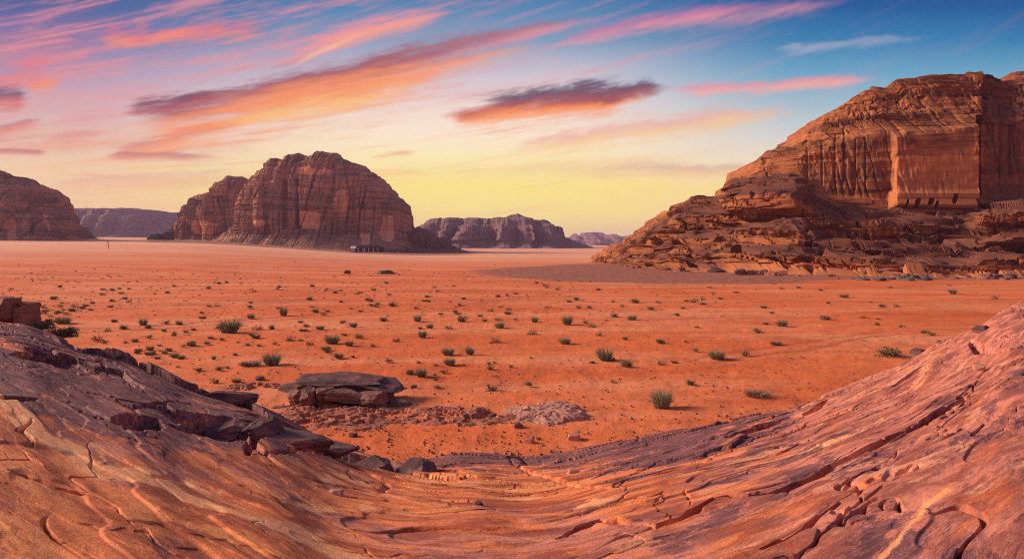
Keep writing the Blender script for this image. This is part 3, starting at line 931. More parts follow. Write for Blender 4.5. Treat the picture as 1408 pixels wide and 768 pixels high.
    # ---- ledge belt: joint blocks, hollows beneath beds
    uu = X * 0.85 + Y * 0.3
    bw = Z + 0.12 * uu + fbm3(X / 12, Y / 12, Z / 12, 2) * 2.5
    ju = uu + fbm2(uu / 6, bw / 4, 3, 31) * 3.2 + bw * 0.5
    jv = bw + fbm2(uu / 9, bw / 6, 3, 32) * 1.6 + 0.05 * Y
    rb, fv, jt, lb_ = beds(ju, jv, 3.1, 11.0, 6)
    lr_ = (rb - 0.5) * 3.6 + (lb_ - 0.5) * 2.0 - 2.3 * (1 - sst(fv, 0.06, 0.24)) - 1.8 * (1 - sst(jt, 0.0, 0.45)) + 0.8 * sst(fv, 0.3, 0.9)
    rb, fv, jt, lb_ = beds(ju + 7, jv, 1.25, 4.2, 16)
    lr_ += (rb - 0.5) * 1.1 + (lb_ - 0.5) * 0.8 - 0.8 * (1 - sst(fv, 0.05, 0.25)) - 0.6 * (1 - sst(jt, 0.0, 0.22))
    lr_ += 1.8 * fbm3(X / 16, Y / 16, Z / 12, 3)
    shelf = sst(Pp, 1010, 1014) * (1 - sst(Pp, 1094 + 0.1 * (Vv - 250), 1100 + 0.1 * (Vv - 250))) * sst(Vv, 250, 256) * (1 - sst(Vv, 292, 300))
    hol = fbm2(ju / 5, jv / 2.4, 2, 33)
    lr_ -= 3.4 * sst(hol, 0.36, 0.46)
    lr_ = lr_ * (1 - 0.5 * shelf) + 6.5 * shelf
    lr_ *= 0.35 + 0.65 * sst(Pp, 830, 930)
    # smooth talus fan near 1000,360
    r = rw * wall + lr_ * ledge * (1 - wall)
    r = r * sst(k, 0.0, 0.9) * (1 - sst(k, 15, 16))
    r -= 6.0 * doors * ((k > 7.7) & (k < 10.6))
    X2 = X + N[..., 0] * r
    Y2 = Y + N[..., 1] * r
    Z2 = Z + N[..., 2] * r * (0.6 * ledge + 0.35 * wall)
    kn = np.cos(u / 3.1 + 2.5 * fbm2(u / 9, u * 0, 2, 77)) * 0.5 + 0.5
    Z2 += 1.5 * (kn ** 0.5 - 0.6) * sst(k, 12.2, 13.2) * (1 - sst(k, 15, 16)) * (0.4 + U2[(np.floor(u / 9).astype(int)) & 1023])
    tz = terrace(wz / 2.4, 1.0, 0.3) * 2.4 - wz
    Z2 += 0.5 * tz * sst(k, 11, 12) * (1 - sst(k, 14.5, 15.5)) + 0.5 * tz * ledge * sst(k, 1, 2)
    # colour masks: varnish on the ledge tops, fresh rock on the buttress
    tread = np.clip(N[..., 2], 0, 1)
    varn_shade = 0.20 * wall + ledge * (0.36 + 0.55 * sst(tread, 0.45, 0.85))
    varn_shade += wall * (0.36 * sst(Pp, 1352, 1362) + 0.3 * inb(1150, 1222, 190, 262, 8) - 0.25 * but)  # shade of the set-back wall right of the buttress painted in here
    varn_shade += 0.22 * uppr * wall - 0.2 * inb(1080, 1340, 262, 300, 6) * wall
    patch = (k > 7.9) * 0.85 * but * (1 - smooth_p) * sst(Vv, 205, 225) + (k > 7.9) * (0.95 * foot + 0.42 * inb(1140, 1226, 255, 285, 5))
    # the sandy apron low down
    patch += 0.6 * (1 - sst(k, 1.0, 2.2)) * sst(Pp, 960, 1010)
    o = grid_mesh('red_cliff', X2, Y2, Z2, M_CLIFF, {'varn_shade': varn_shade, 'patch': patch}, smooth=False)
    tag(o, 'huge red cliff with broken ledges and small carved doorways at its foot', 'cliff', kind='structure')


build_cliff()

# ------------------------------------------------------------------ the rock underfoot
EDGE = np.array([(-600, 405), (-200, 425), (0, 441), (50, 451), (76, 463), (111, 476), (167, 491), (217, 511), (242, 526), (283, 541), (323, 552), (353, 561), (389, 579), (419, 597), (444, 611), (480, 622), (540, 632), (595, 632), (658, 627),
                 (694, 631), (722, 632), (778, 624), (838, 608), (900, 597), (960, 585), (1032, 570), (1080, 564), (1137, 541), (1200, 516), (1243, 502), (1281, 478), (1329, 456), (1358, 442), (1377, 421), (1408, 414), (1600, 380), (2000, 350)], float)


_ep = np.arange(-600, 2001, 4.0)
_er = np.interp(_ep, EDGE[:, 0], EDGE[:, 1])
_k = np.exp(-(np.arange(-12, 13) * 4.0 / 22.0) ** 2)
_er = np.convolve(np.pad(_er, 12, mode='edge'), _k / _k.sum(), 'valid')


def edge_row(p): return np.interp(p, _ep, _er)
def edge_dist(p): return np.interp(p, [-600, 0, 250, 450, 700, 900, 1150, 1408, 2000], [17, 15.5, 15.5, 16, 16.5, 17, 18, 21, 26])


def rock_base(a, Y):
    p = 704 + FPX * a
    D = edge_dist(p) + 0.5 * np.sin(p / 90.0)
    zc = -D * (edge_row(p) - HOR) / FPX
    z = np.where(Y < D, -1.65 + (zc + 1.65) * (np.clip(Y, 0, None) / D) ** 1.35, zc - (Y - D) * (np.abs(zc) / D + 0.28) - 0.04 * np.clip(Y - D, 0, 3) ** 2)
    return z, D


def at_rock(px, py):
    a = (px - 704) / FPX
    Ys = np.linspace(1, 24, 1200)
    z, D = rock_base(a + 0 * Ys, Ys)
    rows = HOR - FPX * z / Ys
    i = int(np.argmax(rows < py)) if (rows < py).any() else int(np.argmin(rows))
    return a * Ys[i], Ys[i], CH + z[i]


CRACKS = [  # polyline in photograph pixels, half width (m), depth (m)
    ([(985, 690), (1004, 686), (1030, 686), (1055, 683), (1075, 680), (1098, 668), (1120, 660), (1150, 643), (1175, 632), (1200, 617), (1232, 601), (1262, 588), (1300, 562), (1330, 545), (1362, 530), (1398, 513)], 0.034, 0.36),
    ([(768, 738), (800, 722), (830, 714), (870, 718), (905, 720), (945, 708), (985, 690)], 0.028, 0.25),
    ([(1004, 606), (1022, 598), (1045, 592), (1065, 580), (1090, 573), (1112, 569), (1140, 548)], 0.08, 0.35),
    ([(1060, 612), (1080, 610), (1098, 604), (1112, 602)], 0.05, 0.2),
    ([(35, 486), (48, 491), (60, 494), (64, 492), (76, 490), (94, 494)], 0.16, 0.55),
    ([(178, 592), (192, 583), (208, 575)], 0.10, 0.35),
    ([(10, 553), (26, 549), (42, 548)], 0.06, 0.25),
    ([(0, 470), (40, 480), (100, 487), (140, 500), (150, 515)], 0.02, 0.10),
    ([(305, 608), (318, 604), (334, 606), (345, 612)], 0.13, 0.42),
    ([(335, 585), (360, 580), (395, 592), (402, 600), (390, 608), (340, 618), (338, 628)], 0.035, 0.20),
    ([(345, 628), (380, 634), (430, 636), (470, 641)], 0.022, 0.12),
    ([(700, 632), (712, 642), (740, 655), (775, 664), (815, 668), (850, 670)], 0.03, 0.16),
    ([(1150, 700), (1110, 735), (1050, 768)], 0.015, 0.09),
    ([(1335, 470), (1350, 482), (1385, 478), (1408, 470)], 0.05, 0.2),
    ([(1180, 545), (1230, 530), (1270, 505)], 0.03, 0.12),
    ([(225, 505), (262, 520), (275, 530)], 0.05, 0.2),
    ([(150, 548), (200, 560), (262, 565), (290, 575)], 0.03, 0.14),
    ([(560, 655), (620, 640), (690, 637)], 0.02, 0.06),
    ([(20, 640), (70, 655), (120, 672)], 0.012, 0.06),
]
PITS = [  # hollows in which the loose blocks sit: px, row, rx (m), ry (m), depth
    (325, 598, 0.9, 0.55, 0.45), (530, 650, 1.15, 0.6, 0.55), (285, 600, 0.45, 0.22, 0.3),
]


def build_rock():
    a = np.concatenate([np.linspace(-1.15, -0.82, 60), np.linspace(-0.82, 0.82, 1500)[1:], np.linspace(0.82, 1.15, 60)[1:]])
    Yl = np.concatenate([np.linspace(1.2, 3.0, 20), 1 / np.linspace(1 / 3.0, 1 / 18.0, 900)[1:], np.linspace(18.0, 23.5, 60)[1:], np.linspace(23.5, 40, 30)[1:]])
    A, Y = np.meshgrid(a, Yl, indexing='ij')
    # pull the dense rows on to the rim of each column
    Z, D = rock_base(A, Y)
    X = A * Y
    s = Y - 0.7 * np.sqrt(X ** 2 + 2.2)
    t = X
    px, py = proj(X, Y, Z + CH)
    fadeE = 1 - 0.55 * sst(np.abs(Y - D), 0, 1.5) * 0
    # long swells
    h = 0.08 * fbm2(t * 0.16, s * 0.4, 3, 40) * sst(Y, 2, 6)
    # overlapping sheets: terraces drawn out along the bedding
    f = fbm2(t * 0.20, s * 0.50, 4, 41, 0.45)
    h += terrace(f, 4.0, 0.08) * 0.085
    f = fbm2(t * 0.42 + 9, s * 1.0, 4, 42, 0.48)
    h += terrace(f, 3.0, 0.10) * 0.022
    # angular plates parted by thin joints
    wx_ = fbm2(t * 0.7, s * 0.9, 4, 53, 0.6)
    wy_ = fbm2(t * 0.7 + 7, s * 0.9, 4, 54, 0.6)
    for (su, sv, am, jd, jw, sd_) in ((0.20, 0.46, 0.075, 0.075, 0.010, 55), (0.62, 1.5, 0.020, 0.022, 0.014, 56)):
        f1, f2, ci = worley2(t * su + wx_ * 0.35 + s * 0.10, s * sv + wy_ * 0.45, sd_)
        act = sst(fbm2(t * 0.25 + sd_, s * 0.35, 2, 57), -0.05, 0.2)
        h += am * (ci - 0.5) * (0.35 + 0.65 * act) - jd * act * (1 - sst(f2 - f1, 0.0, jw * 2))
    h += 0.010 * fbm2(t * 1.2, s * 3.0, 4, 44, 0.55)
    # small pits
    f1, _, ci = worley2(t * 1.1, s * 2.2, 9)
    h -= 0.015 * (ci > 0.85) * (1 - sst(f1, 0.05, 0.2))
    # jointed blocks towards the broken rim at the left centre
    rim = np.exp(-((px - 400) / 170.0) ** 2) * sst(Y, 7.5, 10) + 0.35 * sst(D - Y, 3.5, 0.0) + 0.5 * np.exp(-((px - 150) / 120.0) ** 2) * sst(Y, 9, 12)
    f1, f2, ci = worley2(t * 0.42 + fbm2(t, s, 2, 47) * 0.2, s * 0.62 + fbm2(t, s, 2, 48) * 0.2, 11)
    h += rim * ((ci - 0.5) * 0.34 - 0.20 * (1 - sst(f2 - f1, 0.0, 0.05)))
    # thin random cracks
    rc = 1 - np.abs(perlin2(t * 0.35 + fbm2(t, s, 2, 50) * 0.25, s * 0.8, 49)) * 2
    h -= 0.10 * sst(rc, 0.965, 1.0) * sst(fbm2(t * 0.5, s * 0.5, 2, 51), 0.0, 0.2)
    wob = fbm2(t * 2.3, s * 2.3, 3, 52) * 0.10
    for pts, hw, dp in CRACKS:
        wp = [at_rock(*q_)[:2] for q_ in pts]
        dd, fr = segdist(X + wob, Y + wob * 0.7, wp)
        taper = np.clip(np.minimum(fr, 1 - fr) * 6, 0.25, 1)
        h -= dp * taper * (1 - sst(dd / (hw * 1.3 * (0.5 + taper)), 0.5, 1.2))
        # the slab on the far side stands a little proud, thinning away from the crack
        h += dp * 0.10 * np.exp(-dd / (hw * 9)) * (dd > hw)
    for (qx, qy, rx, ry, dp) in PITS:
        wx, wy, _ = at_rock(qx, qy)
        dd = np.hypot((X - wx) / rx, (Y - wy) / ry) + wob * 2
        h -= dp * (1 - sst(dd, 0.85, 1.12))
    h *= 0.35 + 0.65 * sst(Y, 2.0, 5.0)
    # mesh roughness of the drop beyond the rim
    h += 0.5 * fbm2(X * 0.4, Y * 0.4, 4, 60) * sst(Y - D, 0.3, 3.0)
    Zw = Z + CH + h
    # masks of rock colour
    def band(pts, wdt):
        dd, _ = segdist(px + fbm2(t * 0.8, s * 1.4, 3, 70) * 26, py + fbm2(t * 0.8, s * 1.4, 3, 71) * 16, pts)
        return np.exp(-(dd / wdt) ** 2)
    pale = 0.80 * band([(-60, 520), (0, 556), (60, 592), (130, 640), (200, 655), (260, 682), (340, 706), (420, 733), (520, 775)], 13)
    pale = np.maximum(pale, 0.50 * band([(90, 575), (150, 640), (320, 672), (420, 690), (520, 700)], 9))
    pale = np.maximum(pale, 0.42 * np.exp(-((px - 600) / 250) ** 2 - ((py - 668) / 26) ** 2))
    pale = np.maximum(pale, 0.46 * band([(430, 665), (540, 672), (660, 668), (760, 690), (860, 696)], 15))
    pale = np.maximum(pale, 0.40 * band([(860, 690), (990, 640), (1100, 600), (1220, 520), (1290, 490)], 13))
    pale = np.maximum(pale, 0.44 * band([(1000, 640), (1040, 632), (1200, 590), (1290, 500)], 9))
    pale = np.maximum(pale, 0.46 * band([(1000, 775), (1100, 730), (1160, 690)], 10))
    pale = np.maximum(pale, 0.46 * band([(1210, 775), (1270, 700), (1330, 660)], 10))
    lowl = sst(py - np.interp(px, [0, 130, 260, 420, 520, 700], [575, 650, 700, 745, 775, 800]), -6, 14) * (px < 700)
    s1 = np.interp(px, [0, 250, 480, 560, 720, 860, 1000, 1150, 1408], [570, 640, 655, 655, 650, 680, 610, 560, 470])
    varn_shade = 0.46 * sst(s1 - py, -8, 20)
    varn_shade = varn_shade + 0.22 * (px < 600) * (1 - sst(py, 560, 650)) - 0.10 * lowl - 0.25 * np.exp(-((px - 640) / 260) ** 2 - ((py - 668) / 24) ** 2)
    varn_shade = varn_shade + 0.27 * sst(px, 700, 1000) * (1 - sst(s1 - py, -8, 20)) - 0.30 * sst(px, 1040, 1180) * sst(s1 - py, -30, 10) + 0.08 + 0.35 * np.exp(-((px - 930) / 120) ** 2 - ((py - 612) / 26) ** 2) + 0.25 * np.exp(-((px - 640) / 70) ** 2 - ((py - 638) / 8) ** 2)
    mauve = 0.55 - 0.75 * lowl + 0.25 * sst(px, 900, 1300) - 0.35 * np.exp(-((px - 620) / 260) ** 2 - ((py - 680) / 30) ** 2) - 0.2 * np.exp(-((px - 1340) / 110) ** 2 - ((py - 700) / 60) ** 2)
    varn_shade = varn_shade + 0.42 * np.exp(-((D - Y - 0.6) / 1.7) ** 2) * sst(px, 460, 560) * (1 - sst(px, 1000, 1120))
    flow = np.stack([t, s, 0 * t], -1)
    o = grid_mesh('rock_ground', X, Y, Zw, M_SLAB, {'flow': flow, 'pale': pale, 'varn_shade': varn_shade, 'mauve': mauve}, flip=True)
    tag(o, 'streaked purple and orange sandstone slab sweeping across the front of the view', 'bedrock', kind='structure')


build_rock()


# ------------------------------------------------------------------ boulders: chiselled and bedded
import bmesh


def rock_mesh(name, size, seed, mat, cuts=16, sub=4, strata_=0.05, rough=0.05, smooth=False, flat_top=False):
    bm = bmesh.new()
    bmesh.ops.create_icosphere(bm, subdivisions=sub, radius=1.0)
    v = np.array([x.co[:] for x in bm.verts])
    v *= 1.35
    r_ = np.random.RandomState(seed)
    for i in range(cuts):
        if i < 6:
            nrm = np.array([(1, 0, 0), (-1, 0, 0), (0, 1, 0), (0, -1, 0), (0, 0, 1), (0, 0, -1)][i], float) + r_.normal(size=3) * 0.16 * (0.3 if flat_top and i == 4 else 1)
            dd = 0.82 + r_.rand() * 0.14
        else:
            nrm = r_.normal(size=3)
            dd = 0.82 + r_.rand() * 0.28
        nrm /= np.linalg.norm(nrm)
        e = v @ nrm - dd
        v -= np.clip(e, 0, None)[:, None] * nrm * 0.97
    n1 = fbm3(v[:, 0] * 1.5 + seed, v[:, 1] * 1.5, v[:, 2] * 1.5, 4)
    nn = v / (np.linalg.norm(v, axis=1)[:, None] + 1e-6)
    v = v + nn * (n1 * rough)[:, None]
    lay = fbm2(v[:, 2] * 4.0 + seed, v[:, 0] * 0.4, 3, seed % 50)
    v[:, :2] *= 1 + strata_ * np.sign(lay)[:, None] * np.abs(lay)[:, None] ** 0.5
    v = v + nn * (fbm3(v[:, 0] * 5 + seed, v[:, 1] * 5, v[:, 2] * 8, 3) * 0.035)[:, None]
    v *= np.array(size)
    for x, c in zip(bm.verts, v):
        x.co = c
    me = bpy.data.meshes.new(name)
    bm.to_mesh(me)
    bm.free()
    me.polygons.foreach_set('use_smooth', np.full(len(me.polygons), False))
    me.materials.append(mat)
    o = bpy.data.objects.new(name, me)
    col.objects.link(o)
    return o


def place(o, x, y, z, rx=0.0, ry=0.0, rz=0.0, parent=None):
    o.location = (x, y, z)
    o.rotation_euler = (R(rx), R(ry), R(rz))
    if parent:
        o.parent = parent
    return o


# dark outcrop in the sand: a tilted cap slab over jointed blocks
ox, oy, oz = at_ground(465, 556)
root = empty('rock_outcrop', (ox, oy, oz - 0.16))
root.scale = (1.0, 1.0, 0.84)
tag(root, 'dark purple rock outcrop with a flat cap over jointed blocks in the sand', 'rock outcrop')
place(rock_mesh('cap_slab', (2.2, 1.15, 0.16), 3, M_DARKROCK, 20, 5, 0.04, 0.2, True, True), -0.25, 1.25, 1.42, 9, 1, 3, root)
place(rock_mesh('cap_slab', (1.35, 1.1, 0.15), 5, M_DARKROCK, 20, 5, 0.04, 0.2, True, True), 1.9, 1.25, 1.12, 9, 12, -8, root)
place(rock_mesh('cap_slab', (0.7, 0.6, 0.15), 8, M_DARKROCK, 14, 4, 0.05, 0.08, True, True), -2.35, 0.6, 1.12, 4, -4, 10, root)
for i, (bx_, by_, bz_, sx, sy, sz, rz) in enumerate([(-1.95, 0.15, 0.62, 0.46, 0.6, 0.58, 8), (-1.2, -0.1, 0.55, 0.42, 0.6, 0.72, -12), (-1.6, -0.35, 0.2, 0.34, 0.4, 0.32, 30), (-0.55, -0.05, 0.85, 0.48, 0.6, 0.40, 6), (-0.5, 0.0, 0.3, 0.5, 0.5, 0.32, 26),
                                                     (0.45, -0.2, 0.82, 0.95, 0.7, 0.36, 3), (1.75, -0.25, 0.62, 0.78, 0.8, 0.44, -15), (2.1, -0.4, 0.25, 0.6, 0.6, 0.35, 18), (0.6, 0.5, 0.2, 1.4, 0.6, 0.5, 0), (2.9, 0.3, 0.32, 0.6, 0.6, 0.22, 20), (-1.0, 1.1, 0.5, 1.7, 0.9, 0.7, 0), (1.2, 1.2, 0.4, 1.7, 0.9, 0.7, 0), (3.3, 0.1, 0.12, 0.9, 0.6, 0.18, -14), (4.3, -0.3, 0.05, 0.9, 0.5, 0.14, -8), (-2.8, -0.2, 0.08, 0.6, 0.4, 0.16, 10), (0.6, -0.9, 0.02, 1.0, 0.35, 0.12, 4)]):
    place(rock_mesh('block', (sx * 0.96, sy, sz * 1.05), 20 + i, M_BROWNROCK, 22, 5, 0.05, 0.14, True), bx_, by_ - (0.35 if by_ < 0.4 else 0), bz_ * 1.05, (i * 7) % 11 - 5, (i * 5) % 13 - 6, rz, root)


# low sheets of bare rock lying in the sand
def rock_sheet(name, cx, cy, rx, ry, h, mat, label, seed, rot=0.0, nu=260, nv=160, tilt=0.0):
    a_ = np.linspace(0, 2 * math.pi, nu)
    q_ = np.linspace(0, 1, nv)
    A_, Q = np.meshgrid(a_, q_, indexing='ij')
    rad = 1 + 0.55 * fbm2(np.cos(A_) * 1.6 + seed, np.sin(A_) * 1.6, 5, seed, 0.6)
    lx, ly = Q * rad * rx * np.cos(A_), Q * rad * ry * np.sin(A_)
    X = cx + lx * math.cos(rot) - ly * math.sin(rot)
    Y = cy + lx * math.sin(rot) + ly * math.cos(rot)
    f = fbm2(lx * 0.5 + seed, ly * 0.8, 4, seed + 2)
    top = h * (1 - sst(Q, 0.35, 1.0)) * (0.3 + 1.3 * terrace(f * 0.7 + 0.5, 6, 0.15)) + tilt * h * sst(lx / rx, -0.3, 0.8) * (1 - sst(Q, 0.90, 1.0)) - 1.1 * h * sst(fbm2(lx * 0.9 + seed, ly * 1.3, 4, seed + 9, 0.6), -0.05, 0.22) * (1 - tilt * 0.6)
    f1, f2, ci = worley2(lx * 0.8, ly * 1.0 + f, seed)
    top -= (0.35 - 0.22 * (tilt > 0)) * h * (1 - sst(f2 - f1, 0.0, 0.08)) * (1 - Q)
    top += 0.05 * fbm2(lx * 2, ly * 4, 3, seed + 4)
    Z = ground_z(X, Y) + top - 0.12 * sst(Q, 0.8, 1)
    o = grid_mesh(name, X, Y, Z, mat)
    # object space for the bedded material
    return tag(o, label, 'rock slab')


x_, y_, _ = at_ground(745, 568)
rock_sheet('rock_slab', x_, y_, 2.2, 2.2, 0.22, M_PALEROCK, 'pale pink tilted rock slab ending in a raised tip in the sand', 4, 0.1, tilt=1.1)
x_, y_, _ = at_ground(625, 572)
rock_sheet('rock_slab', x_, y_, 3.6, 2.0, 0.26, M_PINKROCK, 'low reddish rock sheet between the dark outcrop and the pale slab', 9, -0.25)
x_, y_, _ = at_ground(455, 572)
rock_sheet('rock_slab', x_, y_, 4.4, 3.2, 0.26, M_PINKROCK, 'broad dusty rock sheet in front of the dark outcrop', 14, -0.1)
x_, y_, _ = at_ground(345, 532)
rock_sheet('rock_slab', x_, y_, 1.9, 1.2, 0.2, M_PINKROCK, 'small flat rock sheet to the left of the dark outcrop', 17, 0.1)

# blocks sitting in the hollows of the rim
bx_, by_, bz_ = at_rock(330, 592)
root = empty('split_boulder', (bx_, by_, bz_))
tag(root, 'purple split boulder overhanging a dark hollow near the left rim', 'boulder')
place(rock_mesh('block', (0.40, 0.40, 0.17), 61, M_DARKROCK, 22, 5, 0.05, 0.14, True), -0.16, 0.0, 0.0, 4, -6, 10, root)
place(rock_mesh('block', (0.22, 0.36, 0.19), 62, M_DARKROCK, 22, 5, 0.05, 0.14, True), 0.36, 0.0, -0.02, 3, 10, -8, root)
bx_, by_, bz_ = at_rock(532, 650)
root = empty('split_boulder', (bx_, by_, bz_))
tag(root, 'dark split boulder wedged in a cleft at the lowest dip of the rim', 'boulder')
place(rock_mesh('block', (0.44, 0.55, 0.27), 66, M_DARKROCK, 24, 5, 0.05, 0.16, True, True), -0.30, 0.12, -0.10, 3, -3, 4, root)
place(rock_mesh('block', (0.38, 0.5, 0.23), 67, M_DARKROCK, 24, 5, 0.05, 0.16, True, True), 0.42, 0.18, -0.10, 4, -9, -14, root)
for i, (qx, qy, sx, sy, sz, rz, lb) in enumerate([
        (315, 548, 0.62, 0.4, 0.15, 10, 'flat purple slab lying on the rim above the split boulder'),
        (372, 604, 0.75, 0.5, 0.14, -18, 'flat purple slab just below and right of the left split boulder'),
        (440, 618, 0.6, 0.4, 0.13, -8, 'low dark slab on the rim left of the wedged split boulder')]):
    bx_, by_, bz_ = at_rock(qx, qy)
    o = place(rock_mesh('flat_rock', (sx, sy, sz), 70 + i, M_DARKROCK, 14, 5, 0.04, 0.10, True, True), bx_, by_, bz_ + sz * 0.25, -8, 6, rz)
    tag(o, lb, 'rock')
# boulders at the far left of the rim
bx_, by_, bz_ = at_rock(2, 442)
for (dx_, dy_, dz_, sx, sy, sz, rz, sd_, lb) in [(0.02, 0.8, -0.05, 0.24, 0.3, 0.34, 5, 80, 'square brown boulder at the left end of the rim with shrubs behind'),
                                                 (-0.55, 0.9, 0.08, 0.36, 0.4, 0.46, 20, 81, 'taller brown boulder cut off by the left edge of the view'),
                                                 (-0.05, 0.95, 0.30, 0.20, 0.2, 0.07, 15, 82, 'flat cap stone resting on the square brown boulder')]:
    o = place(rock_mesh('boulder', (sx, sy, sz), sd_, M_REDROCK, 12, 5, 0.03, 0.08, True), bx_ + dx_, by_ + dy_, bz_ + dz_, 3, 4, rz)
    tag(o, lb, 'boulder')
# small loose stones lying on the rock
for i, (qx, qy, s_, mm, lb) in enumerate([
        (789, 652, 0.075, M_PALEROCK, 'round pinkish stone lying on the dark varnished rim'),
        (1264, 474, 0.20, M_DARKROCK, 'dark round stone near the upper right rim'),
        (1294, 463, 0.11, M_DARKROCK, 'small dark stone just above the round one on the right rim'),
        (1350, 456, 0.16, M_DARKROCK, 'dark stone on the rim close to the right edge'),
        (1347, 507, 0.07, M_PALEROCK, 'pale pebble on the pink rock slope under the right rim'),
        (461, 681, 0.07, M_PALEROCK, 'flat pale stone on the light patch of the lower rock'),
        (658, 695, 0.045, M_DARKROCK, 'small dark stone on the light band at centre bottom'),
        (167, 490, 0.10, M_DARKROCK, 'small dark stone on the left rim'),
        (300, 516, 0.09, M_DARKROCK, 'dark pebble on the rim slope left of the flat slab'),
        (878, 532, 0.09, M_REDROCK, 'red pebble at the foot of the rim below the big green tuft')][:8]):
    bx_, by_, bz_ = at_rock(qx, qy)
    tag(place(rock_mesh('stone', (s_ * 1.3, s_, s_ * 0.7), 90 + i, mm, 12, 3, 0.03, 0.1, True), bx_, by_, bz_ + s_ * 0.3, 0, 0, i * 37), lb, 'stone')
# a broken piece of dry wood at the lowest dip
bx_, by_, bz_ = at_rock(712, 640)

# stones on the sand
M_TWIG, nT, bT = new_mat('dry_wood', 0.9)
nT.put(bT.inputs['Base Color'], nT.mix(nT.noise(objco(nT), 30.0, 3), (0.10, 0.05, 0.03), (0.24, 0.13, 0.08)))


def tube(path, radii, sides=6):
    vs, fs = [], []
    for i, (p, r_) in enumerate(zip(path, radii)):
        p = Vector(p)
        d_ = (Vector(path[min(i + 1, len(path) - 1)]) - Vector(path[max(i - 1, 0)])).normalized()
        e1 = d_.cross(Vector((0.3, 0.2, 1))).normalized()
        e2 = d_.cross(e1)
        for k in range(sides):
            an = 2 * math.pi * k / sides
            vs.append(p + e1 * math.cos(an) * r_ + e2 * math.sin(an) * r_)
    for i in range(len(path) - 1):
        for k in range(sides):
            a_, b_ = i * sides + k, i * sides + (k + 1) % sides
            fs.append((a_, b_, b_ + sides, a_ + sides))
    fs.append(tuple(range(sides)))
    fs.append(tuple(range((len(path) - 1) * sides, len(path) * sides)))
    return vs, fs


vs, fs = tube([(-0.22, 0.0, 0.12), (-0.05, 0.0, 0.14), (0.05, 0.02, 0.10), (0.22, 0.05, -0.08)], [0.015, 0.022, 0.03, 0.012])
v2, f2_ = tube([(0.0, 0.01, 0.12), (0.02, 0.02, 0.22), (-0.03, 0.02, 0.27)], [0.02, 0.012, 0.005])
o = py_mesh('driftwood_stick', vs + v2, fs + [tuple(i + len(vs) for i in f) for f in f2_], M_TWIG, smooth=True)
o.location = (bx_, by_, bz_ + 0.03)
tag(o, 'forked dry stick lying in the dip of the rock rim', 'stick')

stones = [(789, 604, 0.22, M_PALEROCK, 'pale round stone on the sand just above the rim, right of centre'), (728, 608, 0.16, M_PALEROCK, 'pale stone on the sand below the pink slab'),
          (711, 588, 0.22, M_REDROCK, 'angular dark red stone under the middle of the pink slab'), (634, 581, 0.18, M_REDROCK, 'dark red stone on the low rock sheet'),
          (678, 573, 0.16, M_DARKROCK, 'small dark stone at the near edge of the pale slab'), (485, 600, 0.15, M_DARKROCK, 'dark pebble in the sandy hollow below the outcrop'),
          (491, 573, 0.16, M_DARKROCK, 'dark pebble close in front of the outcrop cap'), (569, 533, 0.16, M_DARKROCK, 'small dark stone on the sand right of the outcrop'),
          (357, 522, 0.22, M_DARKROCK, 'small dark stone just left of the outcrop')]
for i, (qx, qy, s_, mm, lb) in enumerate(stones):
    x_, y_, z_ = at_ground(qx, qy)
    tag(place(rock_mesh('stone', (s_ * 1.2, s_, s_ * 0.75), 110 + i, mm, 12, 3, 0.03, 0.1, True), x_, y_, z_ + s_ * 0.35, 0, 0, i * 51), lb, 'stone')

# ------------------------------------------------------------------ boulders at the foot of the cliff, black blocks by the dome
rnd = random.Random(5)
protos = [rock_mesh('boulder', (1, 1, 1), 200 + i, (M_REDROCK if i % 3 else M_DARKROCK), 16, 4, 0.04, 0.08, True) for i in range(6)]
used = [False] * 6
cliff_spots = []
for i in range(62):
    px_ = rnd.uniform(845, 1400) if i < 46 else rnd.uniform(930, 1080)
    row = np.interp(px_, [820, 880, 1000, 1100, 1408], [364, 369, 376, 380, 384]) - rnd.uniform(-1, 3)
    cliff_spots.append((px_, row, rnd.choice([0.45, 0.6, 0.8, 1.1, 1.5])))
for i, (qx, qy, s_) in enumerate(cliff_spots):
    k_ = i % 6
    o = protos[k_]
    if used[k_]:
        o = o.copy()
        col.objects.link(o)
    used[k_] = True
    x_, y_, z_ = at_ground(qx, qy)
    o.location = (x_, y_, z_ + s_ * 0.2)
    o.scale = (s_ * rnd.uniform(0.9, 1.6), s_, s_ * rnd.uniform(0.5, 0.8))
    o.rotation_euler = (0, 0, rnd.uniform(0, 6.28))
    tag(o, 'rough boulder fallen at the sandy foot of the red cliff', 'boulder', 'boulders fallen at the foot of the red cliff')
prg = [rock_mesh('slate_block', (1, 1, 1), 240 + i, M_GREYROCK, 16, 4, 0.04, 0.08, True) for i in range(4)]
for i in range(26):
    o = prg[i % 4]
    if i >= 4:
        o = o.copy()
        col.objects.link(o)
    qx = rnd.gauss(1236, 34)
    x_, y_, z_ = at_ground(qx, rnd.uniform(383, 386))
    s_ = rnd.choice([0.35, 0.5, 0.7, 0.95])
    o.location = (x_, y_, z_ + s_ * 0.15)
    o.scale = (s_ * rnd.uniform(1.2, 2.2), s_, s_ * rnd.uniform(0.35, 0.6))
    o.rotation_euler = (R(rnd.uniform(-12, 12)), R(rnd.uniform(-14, 14)), rnd.uniform(0, 6.28))
    tag(o, 'dark grey slate block in the heap at the foot of the red cliff', 'rock', 'grey slate blocks heaped at the cliff foot')
